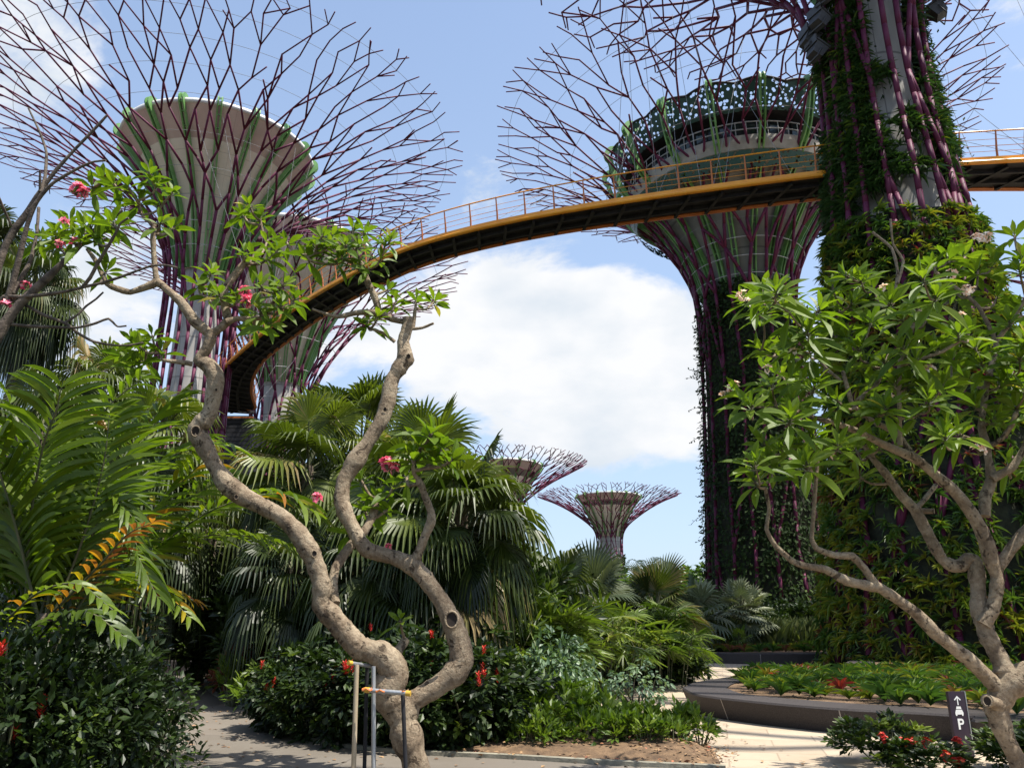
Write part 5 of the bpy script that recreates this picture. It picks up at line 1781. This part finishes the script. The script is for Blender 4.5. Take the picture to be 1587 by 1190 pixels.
def shrub(name, label, kind, k, px, py, Y, scale, group=None, rz=None, spikes=(), cat='shrub', base_z=0.):
    """px, py: a pixel on the ground line at depth Y"""
    me, c = SH[kind][k % len(SH[kind])]
    p = P(px, py, Y)
    sc = np.broadcast_to(np.asarray(scale, float), (3,))
    hz = {'dark': .62, 'near': .62, 'lime': .30, 'blue': .40, 'bronze': .35, 'big': 1.0, 'ixora': .42}[kind]
    rz = rng.uniform(0, 6) if rz is None else rz
    root = thing(name, label, cat, (p[0], p[1], base_z), rz, group)
    part('foliage', me, root, (0, 0, hz * .92 * sc[2]), (0, 0, 0), tuple(sc))
    cs = c[c[:, 2] > 0.0]
    for q in range(spikes and spikes[0] or 0):
        w = np.array([math.sin(-rz), -math.cos(-rz), 0.])          # towards the viewer in the shrub's own axes
        w = np.array([math.cos(-rz) * 0 - math.sin(-rz) * -1, math.sin(-rz) * 0 + math.cos(-rz) * -1, 0.])
        sc_ = cs @ w + rng.uniform(0, .5, len(cs)) + cs[:, 2] * .5
        j = np.argsort(-sc_)[q % len(cs)]
        part('flower_spike' if spikes[1] is SPIKE else 'flower_cluster', spikes[1][rng.integers(0, len(spikes[1]))], root, cs[j] * sc + np.array([0, 0, hz * .92 * sc[2] + .05]) + norm(cs[j]) * .06,
             (rng.uniform(-.25, .25), rng.uniform(-.25, .25), 0))
    return root


REDS = [flower_cluster_mesh(n, .05, .03, 'red', 60 + n) for n in (14, 22)]
gS = 'red spiked shrubs along the path'
RS = [('red spiked shrub at the path bend, nearest the bronze bush', 448, 1118, 13.2, .9, 3), ('red spiked shrub left of the prop poles', 490, 1138, 12.4, 1.0, 4), ('red spiked shrub directly behind the prop poles', 560, 1155, 11.8, 1.0, 4),
      ('red spiked shrub directly behind the propped trunk base', 640, 1160, 11.5, 1.1, 4), ('red spiked shrub right of the propped trunk, flowers facing out', 715, 1160, 11.5, 1.05, 5), ('dark red spiked shrub ending the row before the soil bed', 770, 1155, 11.8, .9, 3),
      ('red spiked shrub in the second row behind the prop poles', 560, 1110, 14.0, 1.2, 3), ('red spiked shrub in the second row under the big drooping palm', 690, 1115, 13.6, 1.3, 4), ('red spiked shrub in the second row near the path', 505, 1095, 15.2, 1.1, 3)]
for i, (lab, x, y, Y, s_, ns) in enumerate(RS):
    shrub('flowering_shrub', lab, 'dark', i, x, y, Y, s_, gS, spikes=(ns, SPIKE))
LS = [('dark leafy shrub closest to the viewer at the bottom left corner', 25, 1190, 6.5, (1.15, 1.0, 1.25), 2), ('dark leafy shrub closest to the viewer left of the path', 140, 1190, 7.0, (.95, .9, 1.05), 3), ('dark leafy shrub closest to the viewer cut by the left edge', -90, 1190, 6.8, (1.2, 1., 1.35), 1), ('dark shrub with red spikes at the bottom left corner', -30, 1190, 8.7, 1.3, 6), ('dark red spiked shrub leaning over the path at lower left', 125, 1182, 9.5, 1.1, 9), ('dark red spiked shrub between the corner and the path', 55, 1190, 9.0, 1.3, 7),
      ('dark red spiked shrub under the yellow fern frond', 112, 1140, 10.9, 1.1, 6), ('dark shrub at the left edge under the fern', 40, 1135, 10.2, 1.6, 5), ('dark shrub beside the far end of the path', 108, 1098, 13.2, 1.15, 4), ('dark shrub deep in the shade under the fern', 40, 1085, 12.2, 1.6, 3)]
for i, (lab, x, y, Y, s_, ns) in enumerate(LS):
    shrub('flowering_shrub', lab, 'near', i + 1, x, y, Y, s_, 'red spiked shrubs left of the path', spikes=(ns, SPIKE))
shrub('bronze_shrub', 'red bronze leaved bush on the bend of the path', 'bronze', 0, 385, 1070, 17.6, 1.5, rz=1.)
shrub('bronze_shrub', 'smaller bronze leaved bush to the right on the path bend', 'bronze', 0, 420, 1075, 17.2, 1.25, rz=2.)
shrub('lime_shrub', 'bright yellow green bush beside the path under the bronze bush', 'lime', 0, 362, 1082, 16.6, 1.3)
shrub('lime_shrub', 'bright green bush spilling over the path kerb', 'lime', 1, 398, 1094, 15.0, 1.2)
# low lime shrubs on the soil bed
LB = [(805, 1155, 11.8, 1.0), (835, 1166, 11.4, .8), (868, 1144, 12.5, 1.25), (895, 1160, 11.7, .9), (922, 1158, 11.8, .95), (950, 1162, 11.6, .8), (978, 1160, 11.8, .7), (1005, 1166, 11.5, .75), (1030, 1164, 11.6, .7), (1060, 1168, 11.4, .75), (1086, 1170, 11.3, .7), (1046, 1160, 11.8, .45), (885, 1172, 11.1, .45), (845, 1172, 11.1, .65), (925, 1171, 11.15, .75), (962, 1174, 11.0, .65), (1000, 1174, 11.0, .7), (1040, 1175, 10.95, .65), (815, 1172, 11.1, .55), (866, 1128, 13.0, 1.0), (840, 1135, 12.9, 1.1)]
LBl = ['leftmost lime shrub on the bare soil bed', 'second low lime shrub from the left on the soil bed', 'tall lime shrub below the leaning lady palm', 'lime shrub in front of the tall lime one', 'lime shrub with a red flower near the middle of the soil bed', 'lime shrub left of the thin weeping tree',
       'lime shrub at the foot of the thin weeping tree', 'lime shrub just right of the weeping tree foot', 'lime shrub with reddish tips on the soil bed', 'lime shrub second from the right on the soil bed', 'rightmost lime shrub where soil meets cream paving', 'lime shrub at the back edge against the cream paving', 'tiny lime sprout alone on the bare soil', 'small lime sprout near the left end of the soil edge', 'small lime plant at the front edge of the soil below the tall one', 'small lime sprout at the front soil edge left of the weeping tree', 'small lime sprout in front of the weeping tree', 'small lime sprout at the soil edge near the cream paving', 'tiny lime sprout at the far left of the soil edge', 'lime shrub behind the tall lime one against the lady palm', 'lime shrub at the back left against the dark shrubs']
for i, ((x, y, Y, s_), lab) in enumerate(zip(LB, LBl)):
    shrub('lime_shrub', lab, 'lime', i, x, y, Y, s_, 'lime shrubs on the soil bed', spikes=((1, REDS) if i in (4, 8) else ()))
shrub('bluish_shrub', 'bluish green weeping shrub beside the leaning lady palm', 'blue', 0, 862, 1135, 13.3, (1.0, 1.0, 1.6), rz=.5)
# thin weeping tree in front of the plaza
wp = P(990, 1150, 12.4)
SH['weep'] = [shrub_mesh('crown', (.46, .42, .30), 42, 12, .085, .024, [M['blue'], M['stem']], (.6, .2), 245, clump_r=.3, hang=.9, low=-.5)]
wt = thing('weeping_tree', 'thin stemmed little weeping tree with bluish leaves in front of the plaza', 'small tree', (wp[0], 12.4, 0))
mb = MB()
for dx in (-.09, .12, .2):
    tube(mb, smooth([[dx, 0, 0], [dx * .8, .02, .4], [dx * .4, 0, .75]], 4), np.linspace(.016, .010, 9), 6)
part('trunk', mb.mesh('trunk', M['bark2'], True), wt)
part('crown', SH['weep'][0][0], wt, (0, 0, .66))
# dark green mounds along the plaza edge
for i, (x, y, Y, s_, lab) in enumerate(((1040, 1055, 23.2, (1.5, 1.2, .9), 'low dark leafy mound at the plaza edge left of the planter tip'), (985, 1050, 23, (1.5, 1.2, 1.1), 'dark leafy mound below the darker lady palm'), (872, 1075, 18.5, (.9, .9, .8), 'dark leafy mound behind the leaning lady palm'))):
    shrub('mound_shrub', lab, 'dark', i, x, y, Y, s_)
# ixora with red flowers at bottom right
for i, (x, y, Y, s_, ns, lab) in enumerate(((1372, 1184, 9.9, (.9, .9, .6), 5, 'red flowered bush left of the parking sign'), (1440, 1200, 9.3, (.8, .7, .36), 5, 'red flowered bush at the foot of the parking sign'), (1590, 1190, 9.4, (.9, .8, .5), 6, 'red flowered bush right of the parking sign behind the trunk'), (1660, 1190, 9.2, (1.1, 1.1, .7), 5, 'red flowered bush cut by the right edge'))):
    shrub('flowering_shrub', lab, 'ixora', i, x, y, Y, s_, 'red flowered bushes round the sign', spikes=(ns, REDS))

# ------------------------------------------------------------------ the parking sign
sY = 10.6
sp0 = P(1484, 1100, sY)
sg = thing('sign', 'dark purple totem sign with white arrow, car symbol and letter P', 'sign', (sp0[0], sY, 0), .12)
ztop = P(1484, 1071, sY)[2]
SW = 27 * T(1484, 1100, sY)
mb = MB()
box(mb, (0, 0, (ztop + .0) / 2), (SW, .05, ztop))
part('panel', mb.mesh('panel', M['sign']), sg)
mb = MB()
box(mb, (SW / 2 + .008, .004, ztop / 2), (.012, .07, ztop + .01))
part('edge_trim', mb.mesh('edge_trim', M['galv']), sg)
u = SW / 28.


def flat(name, polys, cz):
    mb = MB()
    from mathutils.geometry import tessellate_polygon
    for poly in polys:
        tri = tessellate_polygon([[Vector((x, 0, z)) for x, z in poly]])
        mb.add([[x * u, -.0285, cz + z * u] for x, z in poly], list(tri))
    part(name, mb.mesh(name, M['sign_white']), sg)


flat('arrow_symbol', [[(-.9, -7), (.9, -7), (.9, 4.2), (-.9, 4.2)], [(0, 7), (-6, 1), (-4.6, -.3), (0, 4.3)], [(0, 7), (0, 4.3), (4.6, -.3), (6, 1)]], ztop - 13 * u)
flat('car_symbol', [[(-4.6, 3.2), (-3.6, 7.0), (3.6, 7.0), (4.6, 3.2)], [(-5.2, 2.2), (5.2, 2.2), (7, -2), (7, -5), (-7, -5), (-7, -2)], [(-6.4, -5), (-4, -5), (-4, -7), (-6.4, -7)], [(4, -5), (6.4, -5), (6.4, -7), (4, -7)]], ztop - 29 * u)
P_ = [(-5, -8), (-5, 8), (1.5, 8)] + [(1.5 + 4.5 * math.sin(a), 3.5 + 4.5 * math.cos(a)) for a in np.linspace(.15, math.pi - .15, 9)] + [(1.5, -1), (-1.6, -1), (-1.6, -8)]
flat('letter_p', [[(-5, -8), (-1.6, -8), (-1.6, 8), (-5, 8)], [(-1.6, 8), (-1.6, 5), (1.2, 5), (2.2, 7.9)], [(-1.6, 1.6), (-1.6, -1.2), (2.2, -1.1), (1.2, 1.6)], [(1.2, 5), (2.2, 7.9), (4.6, 6.6), (5.6, 3.3), (4.6, .2), (2.2, -1.1), (1.2, 1.6), (2.4, 2.2), (2.8, 3.3), (2.4, 4.4)]], ztop - 48 * u)


# ------------------------------------------------------------------ bromeliads
def rosette_mesh(name, mat, n=14, ln=.34, wd=.026, tint=.5, tv=.1, flower=None, seed=0, el=(88, 42)):
    rg = np.random.default_rng(seed)
    mb = MB()
    k = np.arange(n)
    a = k * 2.39996
    f = (k + .5) / n
    e = np.radians(el[0] + (el[1] - el[0]) * f)
    d = np.stack([np.cos(e) * np.cos(a), np.cos(e) * np.sin(a), np.sin(e)], -1)
    tt = np.clip(tint + rg.normal(0, tv, n), 0, 1)
    leaves(mb, np.zeros((n, 3)) + UP * .02, d, np.tile(UP, (n, 1)) + d * .01 + rg.normal(0, .05, (n, 3)), ln * (.7 + .35 * f) * rg.uniform(.9, 1.1, n), wd, tt, LEAF_S, sag=.18)
    me = mb.mesh(name, M[mat])
    return me


BR = {'green': [rosette_mesh('rosette', 'brom', 20, .36, .024, .52, .12, seed=k) for k in range(3)], 'lime': [rosette_mesh('rosette', 'brom', 20, .33, .022, .74, .09, seed=10 + k) for k in range(2)],
      'maroon': [rosette_mesh('rosette', 'brom', 13, .32, .03, .90, .03, seed=20 + k) for k in range(2)], 'mixed': [rosette_mesh('rosette', 'brom', 14, .34, .03, .8, .12, seed=30 + k) for k in range(2)], 'red': [rosette_mesh('rosette', 'brom', 13, .36, .032, .98, .02, seed=40)]}


def inside(p, poly):
    x, y = p
    c = False
    j = len(poly) - 1
    for i in range(len(poly)):
        if (poly[i][1] > y) != (poly[j][1] > y) and x < (poly[j][0] - poly[i][0]) * (y - poly[i][1]) / (poly[j][1] - poly[i][1]) + poly[i][0]:
            c = not c
        j = i
    return c


def bed_of(poly, n, test, size, names, z, grp, labels, seed=0, mind=.3):
    rg = np.random.default_rng(seed)
    lo, hi = poly.min(0), poly.max(0)
    got, tries = [], 0
    while len(got) < n and tries < 60000:
        tries += 1
        q = rg.uniform(lo, hi)
        if not inside(q, poly) or not test(q):
            continue
        if any((q[0] - g[0]) ** 2 + (q[1] - g[1]) ** 2 < mind * mind for g in got):
            continue
        got.append(q)
        kd = names[int(rg.choice(len(names), p=labels[1]))]
        me = BR[kd][rg.integers(0, len(BR[kd]))]
        o = bpy.data.objects.new('bromeliad', me)
        COL.objects.link(o)
        o.location = (q[0], q[1], z - .01)
        o.rotation_euler = (rg.uniform(-.25, .25), rg.uniform(-.25, .25), rg.uniform(0, 6.28))
        s_ = size * rg.uniform(.75, 1.3) * (.8 if kd == 'red' else 1)
        o.scale = (s_, s_, s_ * rg.uniform(.9, 1.25))
        tag(o, labels[0] % {'green': 'green', 'lime': 'yellow green', 'maroon': 'maroon', 'mixed': 'green and orange', 'red': 'red'}[kd], 'bromeliad', grp + ', ' + {'green': 'green ones', 'lime': 'yellow green ones', 'maroon': 'maroon ones', 'mixed': 'green and orange ones', 'red': 'red ones'}[kd])
    return got


cC = np.array(stC.location)[:2]


def vis_main(q):
    # strip of the bed in front of and left of the trunk
    if np.linalg.norm(q - cC) < 4.7:
        return False
    d = q
    px = CX + F_PX * q[0] / (q[1] * math.cos(PITCH) + (PH - EYE) * math.sin(PITCH))
    return q[1] < 27 and px < 1760 and px > 1150 + 6 * math.sin(q[1])


kinds = ['green', 'lime', 'maroon', 'mixed', 'red']
bed_of(main_bed, 262, lambda q: vis_main(q) and q[1] < 21, 1.18, kinds, PH, 'bromeliads in the curved planter', ('%s bromeliad in the curved dark planter', [.56, .31, .05, .06, .02]), 3, .32)
bed_of(far_bed, 45, lambda q: q[1] < G(1084, 1027)[1] + 2.4 and q[0] < 16.5, 1.5, kinds, .42, 'bromeliads behind the far planter wall', ('%s bromeliad behind the far low planter wall', [.4, .32, .18, .08, .02]), 4, .45)
bed_of(left_bed, 18, lambda q: q[1] < G(303, 1047)[1] + 2.2, 1.5, kinds, .46, 'bromeliads above the left planter wall', ('%s bromeliad on the planter wall ending the path', [.5, .3, .1, .08, .02]), 5, .5)


# ------------------------------------------------------------------ planting on the trunks
def on_surface(prof, z, th):
    r = np.interp(z, [p[1] for p in prof], [p[0] for p in prof])
    return np.stack([r * np.cos(th), r * np.sin(th), z], -1), np.stack([np.cos(th), np.sin(th), np.zeros_like(th)], -1)


def blobnoise(th, z, seed, k=40, sc=1.5):
    rg = np.random.default_rng(seed)
    ct, cz, w = rg.uniform(0, 6.28, k), rg.uniform(0, 30, k), rg.uniform(.4, 1., k)
    v = np.zeros_like(th)
    for a, b, c in zip(ct, cz, w):
        dt = (th - a + math.pi) % (2 * math.pi) - math.pi
        v = np.maximum(v, c * np.exp(-((dt * 2.6) ** 2 + (z - b) ** 2) / (2 * sc * sc)))
    return v


def strap_cover(mb, pos, out, n, ln, wd, tint, spread=1.0):
    """rosettes growing out of a wall: n straps each"""
    N = len(pos)
    i = np.repeat(np.arange(N), n)
    d = norm(out[i] * rng.uniform(.3, 1., (N * n, 1)) + rand_dirs(N * n) * spread + UP * .5)
    leaves(mb, pos[i] + d * .02, d, UP + out[i] * .6 + rng.normal(0, .2, (N * n, 3)), ln * rng.uniform(.7, 1.2, N * n) * np.repeat(rng.uniform(.7, 1.25, N), n), wd, np.clip(np.repeat(tint, n) + rng.normal(0, .05, N * n), 0, 1), LEAF_S, sag=.12)


# C: dense rosettes low down, broken patches higher up where the concrete shows
mb = MB()
zz = np.linspace(0, 17.5, 26)
rr = np.interp(zz, [0, 5, 10, 18], [4.6, 3.95, 3.3, 2.45])
a = np.arange(49) / 48 * 2 * math.pi
lathe(mb, np.column_stack([rr, zz]), 48)
V = mb.v[0]
V[:, :2] *= (1 + .05 * np.sin(7 * np.arctan2(V[:, 1], V[:, 0]) + V[:, 2] * 1.3))[:, None]
part('planting_panel', mb.mesh('planting_panel', M['panelgreen'], True), stC)
psC = [(5.0, 0), (4.35, 5), (3.7, 10), (2.9, 18), (2.4, 25), (2.45, 29)]
N = 2300
z = 17.5 * rng.uniform(0, 1, N) ** 1.25
th = rng.uniform(math.pi * .85, math.pi * 2.15, N)
p, o = on_surface(psC, z, th)
tn = np.select([rng.random(N) < .05, rng.random(N) < .32], [rng.uniform(.8, .95, N), rng.uniform(.66, .82, N)], rng.uniform(.3, .68, N))
tn = np.where(rng.random(N) < .03, .9, np.clip(tn + .08 + .25 * (blobnoise(th, z, 5, 30) - .5), 0, .79))
mb = MB()
strap_cover(mb, p - o * rng.uniform(-.1, .2, (N, 1)), o, 11, .40, .040, tn)
tag(part('bromeliad_cover', mb.mesh('bromeliad_cover', M['brom']), stC), kind='stuff')
N = 3400
z = rng.uniform(15, 29.5, N)
th = rng.uniform(math.pi * .8, math.pi * 2.2, N)
sel = rng.random(N) * .34 + (blobnoise(th, z, 8, 60, 1.1) * (1.25 - .035 * (z - 15)) + (np.cos(th - 5.9) > .75) * .35 + (np.cos(th - 3.5) > .80) * .3) > .73
z, th = z[sel], th[sel]
p, o = on_surface([(r_ - .22, z_) for r_, z_ in psC], z, th)
tn = np.clip(.18 + .2 * (rng.random(len(z)) - .5) + .45 * (rng.random(len(z)) < .14), 0, .8)
mb = MB()
strap_cover(mb, p - o * .15, o, 13, .55, .026, tn, 1.15)
tag(part('fern_cover', mb.mesh('fern_cover', M['brom']), stC), kind='stuff')
mb = MB()
N = 2600
i = rng.integers(0, len(z), N)
p2 = p[i] + rng.normal(0, .35, (N, 3)) - o[i] * .2
leaves(mb, p2, rand_dirs(N) - UP * .4, rand_dirs(N, .2, 1), rng.uniform(.16, .34, N), .05, rng.uniform(.0, .45, N), LEAF_B)
tag(part('creeper_cover', mb.mesh('creeper_cover', M['ivy']), stC), kind='stuff')

# B: creepers up the whole trunk, yellower below, with the sunlit look put into the tint
mb = MB()
zz = np.linspace(0, 24.5, 30)
rr = np.interp(zz, [0, 6, 14, 23, 25], [4.3, 3.75, 3.3, 3.0, 2.8])
lathe(mb, np.column_stack([rr, zz]), 40)
part('planting_panel', mb.mesh('planting_panel', M['panelgreen'], True), stB)
psB = [(4.6, 0), (4.1, 6), (3.7, 14), (3.4, 23), (3.2, 25)]
N = 26000
z = 25 * rng.uniform(0, 1, N) ** 1.15
th = rng.uniform(math.pi * .85, math.pi * 2.15, N)
gap = blobnoise(th, z, 21, 90, 1.0)
sel = rng.random(N) < .35 + .8 * gap
z, th = z[sel], th[sel]
p, o = on_surface(psB, z, th)
n = len(z)
p = p + o * rng.uniform(-.3, .26, (n, 1)) + rng.normal(0, .05, (n, 3))
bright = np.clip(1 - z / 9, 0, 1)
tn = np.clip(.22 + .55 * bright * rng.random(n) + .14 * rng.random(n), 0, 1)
mb = MB()
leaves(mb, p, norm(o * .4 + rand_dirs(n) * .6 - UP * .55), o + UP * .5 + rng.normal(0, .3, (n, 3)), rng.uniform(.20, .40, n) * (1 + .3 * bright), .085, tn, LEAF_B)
# runners that stick out from the silhouette
for k in range(46):
    a0, z0 = rng.choice([math.pi, 2 * math.pi]) + rng.normal(0, .25), rng.uniform(1, 24)
    q, oo = on_surface(psB, np.array([z0]), np.array([a0]))
    m = 9
    t = np.linspace(0, rng.uniform(.3, 1.1), m)[:, None]
    pts = q + oo * t + UP * (rng.uniform(-.6, .5) * t * t)
    tube(mb, pts, .012, 4, tint=.2)
    leaves(mb, pts, rand_dirs(m) + oo * .5, UP + rng.normal(0, .4, (m, 3)), .2, .06, rng.uniform(.15, .4, m), LEAF_B)
tag(part('creeper_cover', mb.mesh('creeper_cover', M['ivy']), stB), kind='stuff')
# light creepers on the lower trunks of the two left trees and the far ones
for st_, prof, zt, N in ((stA, [(3.1, 0), (2.9, 10), (2.75, 22)], 13, 3500), (stA2, [(3.2, 0), (3.0, 12), (2.9, 22)], 22, 5000)):
    z = zt * rng.uniform(0, 1, N) ** 1.3
    th = rng.uniform(0, 2 * math.pi, N)
    p, o = on_surface(prof, z, th)
    mb = MB()
    leaves(mb, p - o * rng.uniform(-.1, .5, (N, 1)), o * .3 + rand_dirs(N) - UP * .3, rand_dirs(N, .2, 1), rng.uniform(.25, .5, N), .1, rng.uniform(0, .4, N), LEAF_B)
    tag(part('creeper_cover', mb.mesh('creeper_cover', M['ivy']), st_), kind='stuff')
for o in list(bpy.data.objects):
    if o.get('category') == 'supertree' and 'far supertree' in o.get('label', ''):
        N = 2600
        z = 13.5 * rng.uniform(0, 1, N) ** 1.2
        th = rng.uniform(0, 6.28, N)
        p, q = on_surface([(2.5, 0), (2.4, 10)], z, th)
        mb = MB()
        leaves(mb, p, q + rand_dirs(N) * .8, rand_dirs(N, .2, 1), rng.uniform(.4, .8, N), .18, rng.uniform(0, .4, N), LEAF_B)
        tag(part('creeper_cover', mb.mesh('creeper_cover', M['ivy']), o), kind='stuff')

# ------------------------------------------------------------------ green mass behind: trees, hedges, grasses
TREE = [shrub_mesh('crown', (1., 1., 1.), 260, 26, .13, .045, [M['tree'], M['bark2']], (.4, .2), 300 + k, clump_r=.17, low=-.75, stems=14) for k in range(3)]


def tree(label, px, Y, h, w, k, cat='tree', group=None):
    p = P(px, 960, Y)
    root = thing('tree', label, cat, (p[0], Y, 0), rng.uniform(0, 6), group)
    mb = MB()
    tube(mb, smooth([[0, 0, 0], [.1, .05, h * .25], [.0, .1, h * .55]], 4), np.linspace(.035 * h, .018 * h, 9), 8, lump=.05)
    part('trunk', mb.mesh('trunk', M['bark2'], True), root)
    part('crown', TREE[k % 3][0], root, (0, 0, h * .58), (0, 0, 0), (w, w, h * .44))
    return root


gT = 'leafy trees closing off the garden'
tl = [(600, 60, 8.5, 5), (700, 70, 9, 6), (790, 64, 6.5, 5), (868, 80, 6.5, 5), (930, 95, 7, 6), (1000, 80, 6.0, 4.5), (1045, 92, 7.0, 5), (1085, 86, 6.4, 4.5), (1130, 75, 6, 5), (1210, 72, 6.5, 6), (470, 52, 8.5, 5), (370, 44, 8.5, 5), (280, 40, 8, 5), (180, 42, 9, 5), (90, 38, 8.5, 5), (0, 36, 9.5, 5), (-90, 34, 9, 5), (1330, 70, 7, 6), (1460, 66, 7, 6), (1600, 60, 8, 6)]
for i, (x, Y, h, w) in enumerate(tl):
    tag(tree('x', x, Y, h, w, i, group=gT), 'leafy dark green tree in the belt closing off the garden')
bg = [(240, 1040, 30, 1.9), (290, 1035, 29, 1.7), (180, 1040, 27, 2.0), (385, 1045, 24, 1.5), (400, 1040, 21, 1.7), (120, 1040, 20, 1.9), (40, 1050, 17, 2.0), (470, 1050, 19, 1.7), (550, 1060, 17.5, 1.7), (630, 1060, 17.2, 1.6), (720, 1060, 17, 1.6), (800, 1060, 17.5, 1.6), (870, 1030, 24, 1.6), (940, 1020, 28, 1.6), (1010, 1010, 31, 1.5)]
for i, (x, y, Y, s_) in enumerate(bg):
    shrub('tall_shrub', 'tall dark leafy shrub filling the shade behind the palms', 'big', i, x, y, Y, (s_ * .95, s_ * .95, s_ * .85), 'dark shrubs behind the palms')
for i in range(9):
    x = 1070 + i * 30
    shrub('hedge_shrub', 'dark hedge shrub behind the far planter at the foot of the trunk', 'big', i, x, 1010, 43.5 + .5 * (i % 3), (1.4, 1.2, 1.1), 'hedge behind the far planter', base_z=.3)
# tall grasses behind the far wall
mb = MB()
N = 5200
cx_ = rng.uniform(G(1084, 1027)[0] + .8, 17.5, N)
gy = G(1084, 1027)[1] + rng.uniform(2.4, 4.2, N)
d = norm(np.column_stack([rng.normal(0, .16, N), rng.normal(0, .16, N), np.ones(N)]))
leaves(mb, np.column_stack([cx_, gy, np.full(N, .4)]), d, rand_dirs(N, -.1, .1), rng.uniform(.6, 1.5, N), .012, rng.random(N), LEAF_S)
tag(mb.obj('tall_grass', M['grass']), kind='stuff')
# yellow feather palm far off above the hedge
fp = thing('feather_palm', 'yellow green feather palm showing above the far hedge', 'palm', (P(1005, 905, 62)[0], 62, 0))
mb = MB()
tube(mb, [[0, 0, 0], [.05, 0, 2.4], [0, 0, 5.0]], [.16, .13, .11], 8)
part('trunk', mb.mesh('trunk', M['palmbark'], True), fp)
mb = MB()
for k in range(14):
    a, e = k * 2.4, math.radians(rng.uniform(15, 75))
    d = np.array([math.cos(a) * math.cos(e), math.sin(a) * math.cos(e), math.sin(e)])
    t = np.array([0, 0, 5.0])
    frond(mb, [t, t + d * .9, t + d * 1.6 + np.array([math.cos(a), math.sin(a), -.2]) * .5, t + d * 1.8 + np.array([math.cos(a), math.sin(a), -.9]) * .9], 18, .5, .03, .5, sag=.3)
part('crown', mb.mesh('crown', [M['lime'], M['stem']]), fp)
